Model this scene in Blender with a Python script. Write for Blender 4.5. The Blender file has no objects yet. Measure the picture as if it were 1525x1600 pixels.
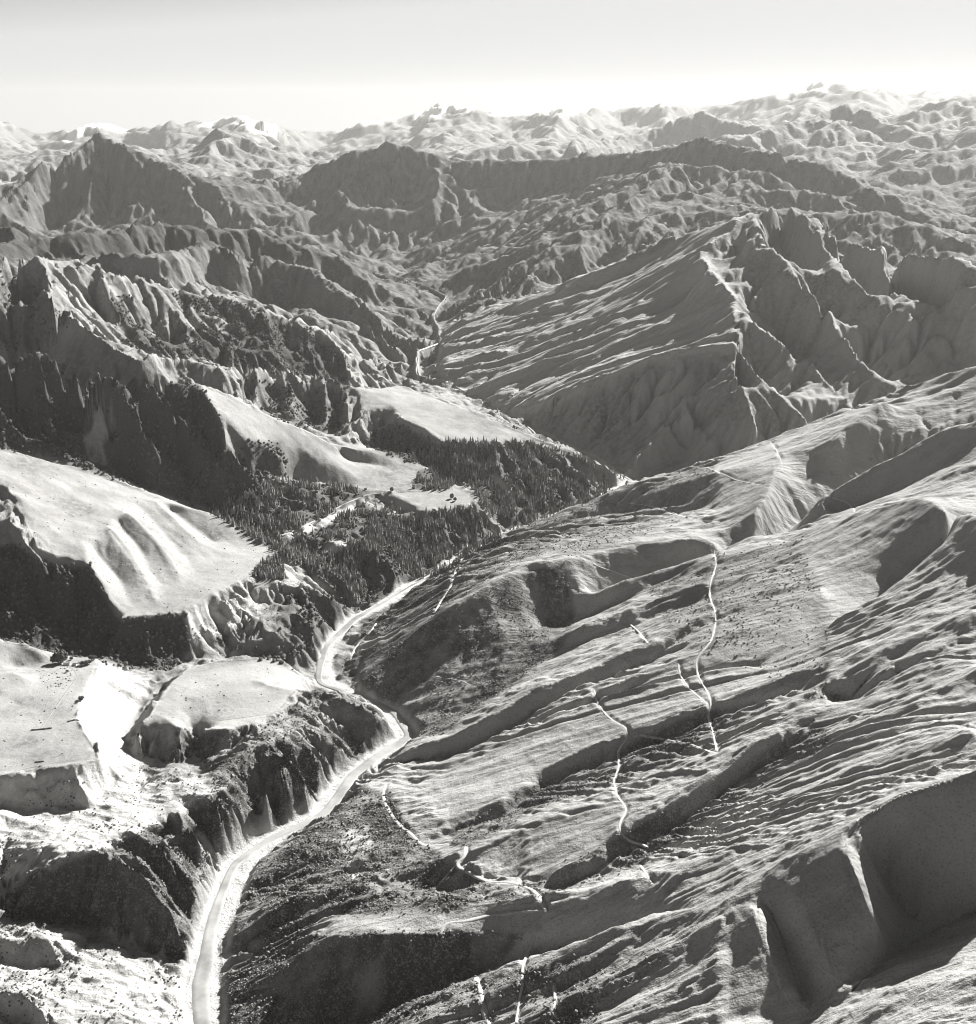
import bpy, math, random
import numpy as np
from mathutils import Vector

# ------------------------------------------------------------------ camera
SC = bpy.context.scene
COL = SC.collection
W0, H0, F0 = 1525.0, 1600.0, 1885.0          # picture size and focal length in its pixels
PITCH = math.radians(18.5)
CAMZ = 1400.0                                # metres above the river in the foreground
SP, CP = math.sin(PITCH), math.cos(PITCH)
cam = bpy.data.cameras.new('camera'); camo = bpy.data.objects.new('camera', cam)
COL.objects.link(camo); SC.camera = camo
camo.location = (0, 0, CAMZ); camo.rotation_euler = (math.pi / 2 - PITCH, 0, 0)
cam.sensor_fit = 'VERTICAL'; cam.sensor_height = 24.0
cam.angle_y = 2 * math.atan(H0 / 2 / F0) if hasattr(cam, 'angle_y') else 0.8
cam.clip_start = 1.0; cam.clip_end = 200000.0

# ------------------------------------------------------------------ light
SUN_AZ, SUN_EL = math.radians(38), math.radians(31)
world = bpy.data.worlds.new('World'); SC.world = world; world.use_nodes = True
wn = world.node_tree; wn.nodes.clear()
sky = wn.nodes.new('ShaderNodeTexSky'); sky.sky_type = 'NISHITA'; sky.sun_disc = False
sky.sun_elevation = SUN_EL; sky.sun_rotation = SUN_AZ
sky.altitude = 1900; sky.air_density = 0.7; sky.dust_density = 0.35; sky.ozone_density = 1.0
bw = wn.nodes.new('ShaderNodeSeparateColor')    # the film saw the sky through a red filter
bg = wn.nodes.new('ShaderNodeBackground'); bg.inputs['Strength'].default_value = 0.05
wo = wn.nodes.new('ShaderNodeOutputWorld')
wn.links.new(sky.outputs[0], bw.inputs[0])
cap = wn.nodes.new('ShaderNodeMath'); cap.operation = 'MINIMUM'; cap.inputs[1].default_value = 4.7     # the print holds the bright sky at a pale even tone
wn.links.new(bw.outputs[0], cap.inputs[0]); wn.links.new(cap.outputs[0], bg.inputs[0]); wn.links.new(bg.outputs[0], wo.inputs[0])
sun = bpy.data.lights.new('sun', 'SUN'); sun.energy = 5.0; sun.angle = math.radians(0.5); sun.color = (1.0, 0.985, 0.955)
suno = bpy.data.objects.new('sun', sun); COL.objects.link(suno)
SUNV = Vector((math.sin(SUN_AZ) * math.cos(SUN_EL), math.cos(SUN_AZ) * math.cos(SUN_EL), math.sin(SUN_EL)))
suno.rotation_euler = SUNV.to_track_quat('Z', 'Y').to_euler()
suno.location = (3000, 0, 4000)
SC.view_settings.view_transform = 'Standard'; SC.view_settings.look = 'None'
SC.view_settings.exposure = 1.68; SC.view_settings.gamma = 1.0
SC.view_settings.use_curve_mapping = False
SC.cycles.use_denoising = True; SC.cycles.pixel_filter_type = 'BLACKMAN_HARRIS'; SC.cycles.filter_width = 1.1
SC.cycles.max_bounces = 4; SC.cycles.volume_bounces = 0; SC.cycles.diffuse_bounces = 1
HAZE_DENSITY = 0.9e-5

rng = np.random.default_rng(7); random.seed(7)

# ------------------------------------------------------------------ pixel rays to real places
def ray(x, y):
    u = (np.asarray(x, float) - W0 / 2) / F0; v = (H0 / 2 - np.asarray(y, float)) / F0
    return u, CP + v * SP, -SP + v * CP
def at_z(x, y, z):
    u, dy, dz = ray(x, y); t = (z - CAMZ) / dz
    return u * t, dy * t, z + 0 * t
def at_y(x, y, Y):
    u, dy, dz = ray(x, y); t = Y / dy
    return u * t, Y + 0 * t, CAMZ + dz * t
def at_h(x, Y, Z):
    dep = Y * CP + (CAMZ - Z) * SP
    return (x - W0 / 2) / F0 * dep, Y, Z
def project(X, Y, Z):
    dep = Y * CP + (CAMZ - Z) * SP
    up = Y * SP - (CAMZ - Z) * CP
    return W0 / 2 + F0 * X / dep, H0 / 2 - F0 * up / dep

# ------------------------------------------------------------------ noise
def hsh(ix, iy, s):
    h = (ix.astype(np.int64) * 374761393 + iy.astype(np.int64) * 668265263 + s * 974634777) & 0xFFFFFFFF
    h = ((h ^ (h >> 13)) * 1274126177) & 0xFFFFFFFF
    return ((h ^ (h >> 16)) & 0xFFFF).astype(np.float32) / 65535.0
def vnoise(x, y, s=0):
    ix = np.floor(x); iy = np.floor(y); fx = (x - ix).astype(np.float32); fy = (y - iy).astype(np.float32)
    fx = fx * fx * fx * (fx * (fx * 6 - 15) + 10); fy = fy * fy * fy * (fy * (fy * 6 - 15) + 10)
    a = hsh(ix, iy, s); b = hsh(ix + 1, iy, s); c = hsh(ix, iy + 1, s); d = hsh(ix + 1, iy + 1, s)
    return (a + (b - a) * fx) * (1 - fy) + (c + (d - c) * fx) * fy - 0.5
def fbm(x, y, s=0, n=4):
    r = 0; a = 1.0
    for k in range(n):
        r = r + a * vnoise(x * 2 ** k + 17.3 * k, y * 2 ** k - 9.1 * k, s + k); a *= 0.5
    return r
def sstep(a, b, x):
    t = np.clip((x - a) / (b - a), 0, 1); return t * t * (3 - 2 * t)

# ------------------------------------------------------------------ the lie of the land: crests (ridges) and floors (valleys)
HIDDEN = []
FEAT = []                                    # (region, X, Y, Z) arrays
def dens(pts, step=4.0):
    pts = np.array(pts, float); out = [pts[:1]]
    for a, b in zip(pts[:-1], pts[1:]):
        n = max(1, int(math.hypot(b[0] - a[0], b[1] - a[1]) / step))
        out.append(a + (b - a) * (np.arange(1, n + 1) / n)[:, None])
    return np.vstack(out)
def Z(reg, *pts):                            # picture point + height
    p = dens(pts, 2.0); FEAT.append((reg, *at_z(p[:, 0], p[:, 1], p[:, 2])))
def Yd(reg, *pts):                           # picture point + distance
    p = dens(pts, 2.0); FEAT.append((reg, *at_y(p[:, 0], p[:, 1], p[:, 2])))
def Hd(reg, *pts):                           # picture column, distance, height (ground hidden behind crests)
    p = np.array(pts, float); o = [p[:1]]
    for a, b in zip(p[:-1], p[1:]): o.append(a + (b - a) * (np.arange(1, 81) / 80)[:, None])
    p = np.vstack(o); HIDDEN.append(len(FEAT)); FEAT.append((reg, *at_h(p[:, 0], p[:, 1], p[:, 2])))
XR = np.array([[560, 745], [855, 745], [915, 640], [1000, 560], [1100, 565], [1200, 570], [1300, 450], [1400, 370], [1600, 330], [1800, 300]], float)
def zr(x, y):                                # overall rise of the right-hand hillside
    xr = np.interp(y, XR[:, 0], XR[:, 1]); s = (x - xr) / (1525 - xr)
    return 8 + 500 * s
def R(*pts):                                 # picture point + height above / below that hillside
    p = dens(pts, 2.0); FEAT.append(('hillside', *at_z(p[:, 0], p[:, 1], np.maximum(zr(p[:, 0], p[:, 1]) + np.interp(p[:, 1], [850, 950, 1000, 1030], [1.9, 1.7, 1.35, 1.2]) * p[:, 2], 4))))

RIVER = [(300, 1720, -2), (325, 1600, 0), (316, 1540, 0), (338, 1440, 1), (372, 1350, 2), (425, 1308, 3), (500, 1270, 4), (545, 1212, 5), (590, 1180, 6),
         (640, 1151, 7), (612, 1112, 8), (560, 1088, 9), (505, 1065, 10), (512, 1010, 12), (552, 968, 14), (608, 937, 16), (642, 913, 17),
         (695, 886, 20), (745, 855, 22), (778, 838, 24), (850, 812, 28), (930, 780, 31), (985, 752, 33), (930, 716, 36), (850, 678, 39), (760, 632, 43),
         (705, 598, 46), (655, 586, 49), (650, 563, 51), (653, 548, 52), (692, 533, 56), (686, 512, 60), (674, 492, 66), (700, 462, 90), (650, 440, 130), (590, 425, 170), (520, 405, 230)]
rp = dens(RIVER, 2.0); RX, RY, RZ = at_z(rp[:, 0], rp[:, 1], rp[:, 2])
FEAT.append(('river_gorge', RX, RY, RZ))

# --- left bank, foreground: worn terraces and the gorge wall
Z('river_gorge', (-60, 1400, 105), (10, 1420, 60), (40, 1385, 95), (60, 1360, 118), (100, 1340, 132), (140, 1325, 142), (165, 1330, 138), (180, 1350, 126), (210, 1365, 112), (240, 1390, 88), (262, 1430, 60), (285, 1480, 22), (302, 1504, 6))
Z('river_gorge', (0, 1436, 34), (60, 1446, 30), (130, 1452, 26), (150, 1475, 22), (190, 1480, 18), (225, 1490, 14), (262, 1512, 6), (300, 1510, 2))
Z('river_gorge', (-40, 1440, 60), (10, 1437, 58), (40, 1442, 55), (90, 1448, 52), (125, 1460, 44))
Z('river_gorge', (0, 1472, 66), (40, 1465, 64), (68, 1464, 62), (84, 1480, 58), (100, 1450, 54))
Z('river_gorge', (0, 1505, 32), (60, 1514, 30), (84, 1512, 26))
Z('river_gorge', (0, 1550, 62), (35, 1550, 60), (60, 1575, 50), (88, 1600, 40), (120, 1660, 36))
Z('river_gorge', (0, 1590, 20), (50, 1600, 18), (60, 1640, 16))
Z('river_gorge', (150, 1500, 24), (190, 1530, 22), (220, 1560, 20), (260, 1600, 12), (290, 1660, 8))
Z('river_gorge', (185, 1482, 22), (230, 1500, 18), (265, 1530, 10), (300, 1565, 3))
Z('river_gorge', (200, 1570, 30), (160, 1590, 34), (120, 1610, 36))
# ribs from the crest behind the dark cliff down to the river
Z('river_gorge', (165, 1330, 138), (215, 1340, 120), (260, 1385, 80), (295, 1440, 36), (312, 1480, 10))
Z('river_gorge', (180, 1318, 108), (235, 1348, 88), (275, 1400, 50), (303, 1445, 18), (318, 1452, 6))
Z('river_gorge', (200, 1295, 118), (262, 1332, 102), (300, 1385, 60), (325, 1420, 16))
Z('river_gorge', (240, 1300, 94), (290, 1345, 62), (325, 1385, 24), (345, 1392, 8))
Z('river_gorge', (272, 1263, 120), (300, 1290, 106), (320, 1322, 66), (345, 1372, 14))
Z('river_gorge', (262, 1292, 82), (300, 1318, 56), (330, 1350, 20))
Z('river_gorge', (305, 1262, 92), (318, 1290, 62), (342, 1325, 30), (358, 1338, 10))
Z('river_gorge', (332, 1252, 114), (352, 1290, 78), (368, 1330, 22))
Z('river_gorge', (340, 1245, 118), (372, 1270, 84), (400, 1296, 30), (412, 1305, 10))
Z('river_gorge', (380, 1240, 80), (402, 1268, 44), (420, 1290, 14))
Z('river_gorge', (366, 1214, 122), (383, 1236, 98), (396, 1262, 60), (402, 1275, 36))
Z('river_gorge', (408, 1215, 118), (418, 1236, 96), (408, 1262, 50), (396, 1283, 22))
Z('river_gorge', (420, 1255, 30), (440, 1290, 8))
Z('river_gorge', (432, 1188, 122), (445, 1215, 96), (450, 1250, 50), (457, 1288, 8))
Z('river_gorge', (445, 1172, 124), (470, 1205, 88), (480, 1240, 44), (478, 1275, 8))
Z('river_gorge', (470, 1225, 40), (492, 1255, 14))
Z('river_gorge', (478, 1160, 112), (512, 1190, 66), (525, 1222, 22), (530, 1236, 7))
Z('river_gorge', (500, 1150, 98), (535, 1165, 66), (552, 1182, 26), (550, 1204, 8))
# dark spur the river swings around
Z('river_gorge', (400, 1062, 128), (450, 1078, 124), (505, 1078, 118), (560, 1097, 106), (590, 1112, 82), (622, 1130, 40), (650, 1147, 9))
Z('river_gorge', (552, 1190, 9), (590, 1172, 10), (632, 1158, 9))
Z('river_gorge', (508, 1135, 84), (535, 1150, 60), (555, 1176, 14))
# terrace A (pale flat above the gorge) and its cliffs
Z('river_terrace', (272, 1062, 126), (290, 1042, 126), (330, 1032, 124), (380, 1026, 122), (430, 1030, 116), (462, 1044, 104), (478, 1058, 88))
Z('river_terrace', (272, 1062, 126), (238, 1098, 126), (212, 1140, 124))
Z('river_terrace', (212, 1140, 124), (243, 1114, 124), (274, 1133, 122), (310, 1137, 122), (362, 1140, 121), (400, 1130, 121), (440, 1110, 120), (478, 1090, 112))
Z('river_terrace', (300, 1090, 125), (350, 1080, 124), (400, 1080, 122), (440, 1065, 116))
Z('river_terrace', (203, 1150, 72), (230, 1180, 66), (268, 1194, 62))
Z('river_terrace', (274, 1133, 122), (274, 1165, 96), (278, 1190, 74), (305, 1210, 74))
Z('river_terrace', (306, 1150, 78), (310, 1178, 74), (302, 1205, 70))
Z('river_terrace', (312, 1166, 92), (362, 1168, 92))
Z('river_terrace', (205, 1130, 70), (235, 1090, 78), (262, 1052, 84))
Z('river_terrace', (250, 1085, 104), (262, 1072, 108), (268, 1058, 112))
Z('river_terrace', (230, 1212, 84), (305, 1210, 100), (340, 1216, 110), (362, 1228, 112))
Z('river_terrace', (330, 1190, 104), (370, 1180, 116), (410, 1165, 120), (450, 1140, 120))
Z('river_terrace', (190, 1255, 92), (250, 1240, 100), (300, 1240, 108), (330, 1250, 110))
# terrace B with the homestead, pale scarp on its right
TB = 156
Z('river_terrace', (20, 1045, TB + 2), (60, 1038, TB), (95, 1030, TB), (140, 1025, TB), (160, 1030, TB - 2))
Z('river_terrace', (160, 1030, TB - 2), (150, 1045, TB - 1), (145, 1053, TB), (133, 1074, TB), (126, 1100, TB), (119, 1120, TB), (130, 1135, TB), (140, 1152, TB), (158, 1160, TB - 2), (158, 1186, TB - 3))
Z('river_terrace', (158, 1186, TB - 4), (130, 1192, TB - 3), (100, 1203, TB - 3), (60, 1204, TB - 3), (0, 1214, TB - 3), (-60, 1220, TB - 3))
Z('river_terrace', (20, 1100, TB), (70, 1110, TB - 1), (90, 1150, TB - 1), (40, 1180, TB - 2), (0, 1175, TB))
Z('river_terrace', (232, 1062, 92), (222, 1090, 84), (206, 1120, 74), (200, 1150, 68), (205, 1175, 64), (225, 1200, 66), (226, 1230, 76))
Z('river_terrace', (180, 1200, 96), (200, 1215, 86), (225, 1232, 82))
Z('river_terrace', (0, 1256, 98), (50, 1262, 96), (95, 1262, 96), (150, 1262, 94), (160, 1245, 92), (175, 1215, 98))
Z('river_terrace', (30, 1238, 116), (40, 1222, 134)); Z('river_terrace', (120, 1218, 138), (135, 1250, 112))
Z('river_terrace', (0, 1300, 92), (50, 1292, 96), (100, 1295, 100), (120, 1270, 98))
Z('river_terrace', (0, 1370, 70), (20, 1345, 92), (40, 1330, 100), (90, 1320, 118))
Z('river_terrace', (0, 1340, 80), (0, 1360, 64), (14, 1395, 56))
# knoll left of the homestead
Z('river_terrace', (-60, 985, 235), (0, 998, 212), (30, 1000, 202), (55, 1012, 186), (75, 1025, 166))
Z('river_terrace', (-40, 1090, 172), (0, 1085, 168), (30, 1105, TB + 2), (50, 1092, TB + 2), (62, 1060, TB + 4), (70, 1040, TB + 4))
Z('river_terrace', (-20, 1052, 202), (20, 1050, 188), (50, 1065, 164))
# --- dark side stream behind the terraces
Z('bush_gully', (-60, 975, 150), (0, 988, 120), (40, 1005, 106), (80, 1025, 92), (140, 1031, 82), (220, 1040, 70), (262, 1046, 64), (300, 1030, 56), (360, 1021, 46), (430, 1024, 34), (470, 1045, 18), (492, 1058, 11))
# --- terrace T2 and bright hill L1
Z('grass_spur', (185, 966, 162), (235, 962, 160), (286, 957, 160), (325, 936, 158), (360, 915, 156), (392, 902, 154), (412, 885, 152), (432, 860, 150))
Z('grass_spur', (185, 966, 162), (222, 944, 166), (282, 916, 168), (332, 880, 166), (372, 862, 162), (402, 849, 158), (432, 858, 150))
Z('grass_spur', (192, 1022, 86), (240, 1030, 80), (280, 1022, 74)); Z('grass_spur', (288, 960, 156), (296, 990, 110), (305, 1012, 74))
Z('grass_spur', (320, 985, 104), (380, 965, 102), (410, 945, 106))
Z('grass_spur', (-60, 690, 470), (0, 700, 435), (30, 707, 418), (60, 715, 400), (95, 726, 376), (130, 731, 356), (160, 738, 335), (190, 752, 312), (215, 762, 296), (245, 780, 272), (285, 790, 250), (330, 800, 226), (355, 815, 204), (385, 832, 180), (432, 856, 150))
Z('grass_spur', (-60, 740, 425), (0, 742, 400), (15, 780, 360), (25, 825, 322), (45, 858, 286), (70, 880, 262), (100, 888, 250), (135, 882, 248), (158, 912, 212), (180, 952, 172))
Z('grass_spur', (195, 797, 288), (165, 822, 282), (135, 848, 272), (135, 878, 250))
Z('grass_spur', (20, 770, 372), (60, 800, 330), (90, 832, 296), (130, 800, 300), (160, 775, 306))
for pts in (((170, 822, 286), (200, 860, 240), (225, 900, 199), (240, 935, 172)), ((200, 800, 294), (250, 850, 234), (282, 905, 178)), ((245, 782, 276), (300, 838, 212), (332, 870, 174)),
            ((150, 860, 244), (185, 905, 190), (205, 945, 167)), ((182, 815, 275), (222, 865, 219), (258, 922, 170)), ((218, 792, 272), (272, 848, 209), (305, 892, 169)), ((265, 797, 238), (335, 850, 170))):
    Z('grass_spur', *pts)
# dark face under L1
Z('bush_gully', (-40, 860, 270), (0, 868, 268), (22, 872, 268), (40, 892, 236), (50, 935, 180))
Z('bush_gully', (0, 960, 160), (30, 985, 128), (60, 1005, 108)); Z('bush_gully', (60, 940, 160), (90, 985, 118), (130, 1018, 92))
Z('bush_gully', (140, 900, 218), (150, 960, 150), (165, 1015, 90))
# spur right of T2 to the river
Z('grass_spur', (432, 906, 148), (470, 914, 138), (500, 920, 122), (520, 930, 104), (545, 955, 40), (552, 965, 18))
Z('river_gorge', (440, 945, 104), (470, 965, 96), (500, 990, 56), (508, 1010, 16)); Z('river_gorge', (470, 920, 130), (490, 945, 92), (495, 985, 62), (512, 1000, 18))
Z('river_gorge', (400, 985, 88), (440, 990, 84), (470, 1005, 56), (492, 1040, 14)); Z('river_gorge', (365, 1004, 72), (415, 1003, 66), (450, 1022, 36), (470, 1040, 20))
Z('river_gorge', (505, 925, 116), (530, 965, 40), (525, 985, 16))
# forest slopes
Z('forest_slope', (432, 856, 150), (470, 868, 134), (505, 885, 112), (535, 905, 84), (552, 935, 44))
Z('forest_slope', (250, 770, 222), (300, 790, 172), (350, 812, 138), (400, 838, 116), (450, 852, 100), (510, 872, 82), (548, 902, 50), (560, 940, 22))
Z('forest_slope', (430, 832, 136), (455, 822, 134), (505, 800, 136), (545, 782, 138), (580, 772, 138))
Z('forest_slope', (470, 835, 128), (520, 845, 118), (560, 850, 112), (595, 860, 106), (614, 880, 78), (626, 905, 38), (634, 922, 17))
Z('forest_slope', (570, 880, 62), (580, 915, 34), (590, 940, 17))
Z('forest_slope', (600, 815, 112), (630, 838, 76), (645, 875, 34), (652, 902, 19))
# field on the wooded point
Z('forest_slope', (585, 775, 138), (620, 766, 139), (660, 766, 138), (700, 762, 136), (735, 757, 134), (752, 775, 128), (738, 790, 124), (700, 790, 126), (660, 799, 124), (636, 786, 128), (612, 772, 134))
Z('forest_slope', (590, 785, 112), (625, 800, 94), (650, 806, 98)); Z('forest_slope', (752, 776, 126), (768, 805, 74), (788, 832, 28))
Z('forest_slope', (690, 805, 112), (700, 840, 60), (715, 865, 26)); Z('forest_slope', (738, 795, 118), (752, 822, 66), (758, 845, 26))
# --- ridge R2: dark bushy face, bright snow-grass nose
Z('bush_ridge', (-80, 520, 720), (0, 545, 655), (30, 552, 640), (65, 546, 640), (95, 556, 622), (125, 562, 612), (150, 578, 588), (162, 580, 584), (200, 590, 556), (240, 588, 545), (285, 594, 515), (310, 597, 495))
Z('snowgrass_nose', (310, 597, 495), (350, 613, 452), (392, 622, 420), (400, 638, 396), (440, 658, 346), (480, 672, 306), (520, 690, 262), (560, 702, 226), (600, 706, 200), (640, 709, 176), (660, 722, 152), (677, 742, 130))
Z('snowgrass_nose', (310, 597, 495), (330, 630, 446), (345, 655, 404), (352, 690, 350), (385, 722, 290), (415, 752, 222))
Z('snowgrass_nose', (345, 640, 426), (395, 690, 320), (440, 715, 262), (430, 742, 208))
Z('snowgrass_nose', (425, 748, 196), (470, 752, 168), (530, 760, 148), (600, 766, 139), (650, 757, 134), (677, 743, 130))
Z('snowgrass_nose', (470, 700, 268), (520, 728, 206), (560, 740, 172), (610, 735, 158))
Z('bush_ridge', (130, 700, 300), (165, 735, 254), (210, 752, 226), (250, 770, 216))
Z('bush_ridge', (150, 578, 588), (148, 606, 538), (160, 628, 492), (140, 650, 440), (132, 672, 398), (150, 700, 332), (166, 726, 276))
Z('bush_ridge', (160, 628, 492), (180, 660, 420), (176, 676, 388))
Z('bush_ridge', (205, 595, 548), (225, 660, 420), (250, 720, 300), (275, 765, 214)); Z('bush_ridge', (250, 595, 530), (290, 660, 400), (330, 720, 290), (385, 770, 200), (420, 800, 150))
Z('bush_ridge', (180, 640, 420), (215, 700, 300), (235, 745, 232)); Z('bush_ridge', (230, 630, 440), (275, 700, 300), (310, 760, 208), (350, 795, 158))
Z('bush_ridge', (300, 640, 420), (345, 710, 300), (400, 765, 190)); Z('bush_ridge', (65, 548, 636), (68, 600, 540), (75, 650, 440), (100, 700, 350))
Z('bush_ridge', (105, 620, 470), (110, 670, 382), (125, 700, 320)); Z('bush_ridge', (20, 580, 570), (30, 650, 430), (45, 690, 372))
Z('bush_ridge', (0, 640, 480), (25, 670, 420), (42, 695, 380)); Hd('bush_ridge', (-60, 3650, 380), (60, 3640, 330), (160, 3620, 290))
# --- ridge R3 and hill H3
Z('ribbed_ridge', (215, 562, 545), (255, 558, 530), (300, 560, 508), (330, 572, 484), (372, 576, 458), (405, 571, 446), (440, 580, 418), (450, 576, 416), (470, 588, 394), (508, 584, 378), (530, 598, 348), (560, 608, 324), (582, 612, 312), (605, 606, 308), (625, 602, 304))
Z('grass_knoll', (625, 602, 304), (650, 610, 292), (680, 618, 280), (715, 634, 262), (760, 648, 244), (800, 662, 222), (840, 684, 186), (880, 700, 156), (930, 720, 118), (985, 750, 62))
Z('grass_knoll', (545, 680, 222), (580, 640, 276), (610, 630, 288), (622, 645, 272), (600, 655, 246), (560, 678, 214))
Z('grass_knoll', (622, 650, 270), (660, 668, 244), (690, 690, 212), (740, 694, 204), (790, 690, 200), (832, 690, 182), (870, 705, 150))
Z('grass_knoll', (560, 690, 178), (600, 705, 158), (650, 722, 140), (690, 737, 124), (725, 752, 104), (762, 790, 60), (792, 826, 30))
Z('grass_knoll', (700, 715, 168), (760, 730, 142), (800, 755, 108), (830, 790, 60), (845, 805, 36)); Z('grass_knoll', (870, 720, 136), (920, 750, 80), (945, 768, 40))
Z('grass_knoll', (770, 740, 124), (800, 775, 78), (808, 800, 48)); Z('grass_knoll', (745, 725, 138), (770, 765, 84), (792, 800, 44))
for pts in (((378, 580, 450), (372, 610, 396), (366, 640, 352)), ((405, 573, 444), (400, 605, 384), (396, 640, 330)), ((450, 578, 414), (456, 620, 330), (462, 655, 270)), ((505, 588, 374), (510, 630, 292), (508, 680, 210)),
            ((530, 600, 344), (545, 640, 282), (535, 680, 214)), ((388, 600, 372), (384, 640, 322)), ((430, 600, 356), (434, 650, 276)), ((485, 610, 312), (490, 670, 216)), ((522, 625, 284), (522, 682, 200))):
    Z('ribbed_ridge', *pts)
Hd('ribbed_ridge', (360, 4330, 330), (420, 4290, 282), (480, 4250, 240), (540, 4200, 196), (600, 4220, 160)); Hd('ribbed_ridge', (-40, 4500, 400), (60, 4450, 390), (130, 4300, 390), (180, 4230, 400), (260, 4270, 370), (330, 4310, 340))
# --- ridge R4
Z('ribbed_ridge', (-80, 405, 830), (0, 409, 790), (35, 410, 776), (70, 408, 765), (120, 406, 748), (132, 420, 722), (155, 424, 702), (165, 434, 684), (200, 444, 640), (240, 447, 606), (270, 450, 582), (300, 460, 546), (330, 462, 528), (365, 466, 506), (375, 480, 480), (400, 490, 452), (430, 492, 430), (455, 497, 404), (480, 508, 368), (500, 515, 340), (522, 524, 306), (535, 545, 256), (556, 560, 216), (600, 562, 190), (615, 575, 156), (640, 592, 100), (662, 606, 60))
Z('ribbed_ridge', (70, 408, 765), (65, 440, 722), (85, 470, 678), (108, 480, 654), (120, 500, 620), (140, 520, 590), (170, 536, 562), (200, 554, 536), (222, 566, 520))
Z('ribbed_ridge', (0, 450, 660), (40, 500, 540), (70, 545, 430))
for pts in (((120, 408, 744), (122, 440, 680), (126, 460, 636), (170, 520, 500)), ((158, 428, 696), (165, 455, 640), (195, 520, 480), (222, 548, 420)), ((270, 452, 580), (280, 490, 500), (310, 530, 400), (330, 560, 330)),
            ((412, 492, 442), (425, 520, 380), (430, 545, 330), (428, 570, 290)), ((400, 524, 380), (370, 535, 372), (345, 556, 336)), ((480, 510, 364), (488, 545, 290), (492, 582, 220)), ((524, 526, 302), (540, 560, 236), (545, 598, 160)), ((556, 562, 212), (568, 608, 130)),
            ((140, 450, 640), (180, 520, 470)), ((225, 480, 520), (260, 540, 380)), ((380, 500, 420), (385, 550, 320)), ((450, 520, 344), (462, 575, 240)), ((505, 550, 250), (520, 596, 156)), ((600, 565, 186), (612, 602, 90))):
    Z('ribbed_ridge', *pts)
Hd('ribbed_ridge', (-60, 4700, 450), (0, 4700, 430), (150, 4850, 370), (300, 5000, 290), (420, 5200, 210), (520, 5400, 140), (600, 5700, 85), (670, 5900, 55))
Z('ribbed_ridge', (600, 500, 196), (630, 515, 140), (655, 524, 104), (678, 531, 66)); Z('banded_ridge', (790, 545, 190), (740, 560, 130), (700, 572, 96), (668, 578, 64))
Z('banded_ridge', (760, 500, 200), (720, 520, 130), (696, 528, 80))
# --- ridge R5, R6
Z('ribbed_ridge', (160, 412, 520), (200, 397, 610), (262, 397, 606), (295, 388, 604), (325, 377, 602), (345, 385, 580), (362, 398, 548), (385, 400, 536), (430, 405, 500), (460, 412, 470), (490, 430, 424), (520, 440, 386), (545, 455, 336), (575, 480, 258), (600, 500, 196), (635, 528, 112), (660, 546, 58))
Z('ribbed_ridge', (505, 432, 408), (480, 446, 360), (445, 462, 300), (420, 480, 262)); Z('ribbed_ridge', (545, 486, 250), (510, 500, 240), (495, 512, 226)); Z('ribbed_ridge', (550, 482, 258), (590, 515, 176), (630, 548, 84))
Z('ribbed_ridge', (315, 385, 588), (295, 420, 470), (265, 440, 404)); Z('ribbed_ridge', (455, 412, 470), (420, 430, 410), (370, 455, 320)); Z('ribbed_ridge', (355, 400, 530), (390, 435, 400), (400, 462, 300))
Hd('ribbed_ridge', (0, 6300, 560), (200, 6500, 420), (330, 6700, 300), (450, 6600, 220), (560, 6500, 140), (640, 6600, 60))
Z('wooded_range', (-80, 385, 700), (0, 380, 660), (50, 375, 650), (120, 370, 650), (200, 362, 650), (262, 350, 655), (290, 360, 620), (350, 364, 585), (400, 355, 590), (440, 374, 522), (500, 394, 430), (545, 415, 326), (590, 445, 220), (640, 472, 110), (668, 488, 72))
Hd('wooded_range', (0, 7300, 480), (200, 7900, 420), (400, 8300, 320), (540, 8200, 200), (640, 8100, 90))
Z('wooded_range', (0, 345, 720), (25, 360, 690), (60, 395, 560))
Hd('wooded_range', (-80, 9500, 300), (150, 9800, 280), (350, 9900, 260), (500, 10200, 250), (600, 10300, 230), (700, 10000, 240))
# --- big mountain M1 on the left
Yd('left_mountain', (-80, 400, 11000), (0, 330, 11300), (30, 300, 11700), (60, 270, 12100), (110, 240, 12500), (155, 205, 12860), (172, 216, 12800), (185, 225, 12800), (220, 240, 12700), (260, 258, 12600), (300, 272, 12500), (330, 285, 12400), (380, 290, 12600), (430, 296, 12900))
for pts in (((155, 207, 12800), (150, 260, 12300), (120, 330, 11600), (100, 352, 11300)), ((190, 228, 12700), (210, 280, 12200), (225, 330, 11600), (215, 352, 11350)), ((60, 272, 12050), (40, 320, 11600), (30, 345, 11300)), ((260, 260, 12500), (300, 310, 11900), (330, 345, 11400), (400, 365, 11000)),
            ((330, 287, 12300), (360, 320, 11800), (410, 345, 11300), (470, 372, 10900))):
    Yd('left_mountain', *[(x, y, pts[0][2] - .80 * (pts[0][2] - d)) for x, y, d in pts])
for pts in (((170, 270, 12500), (165, 320, 12000), (160, 352, 11500)), ((100, 280, 12500), (80, 330, 11900), (62, 356, 11500)), ((235, 290, 12400), (265, 335, 11800), (275, 356, 11500)), ((320, 310, 12200), (350, 345, 11700), (380, 362, 11400))):
    Yd('left_mountain', *[(x, y, pts[0][2] - .80 * (pts[0][2] - d)) for x, y, d in pts])
Hd('left_mountain', (-50, 10200, 330), (100, 10200, 330), (250, 10300, 300), (400, 10500, 300), (520, 10600, 290))
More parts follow.
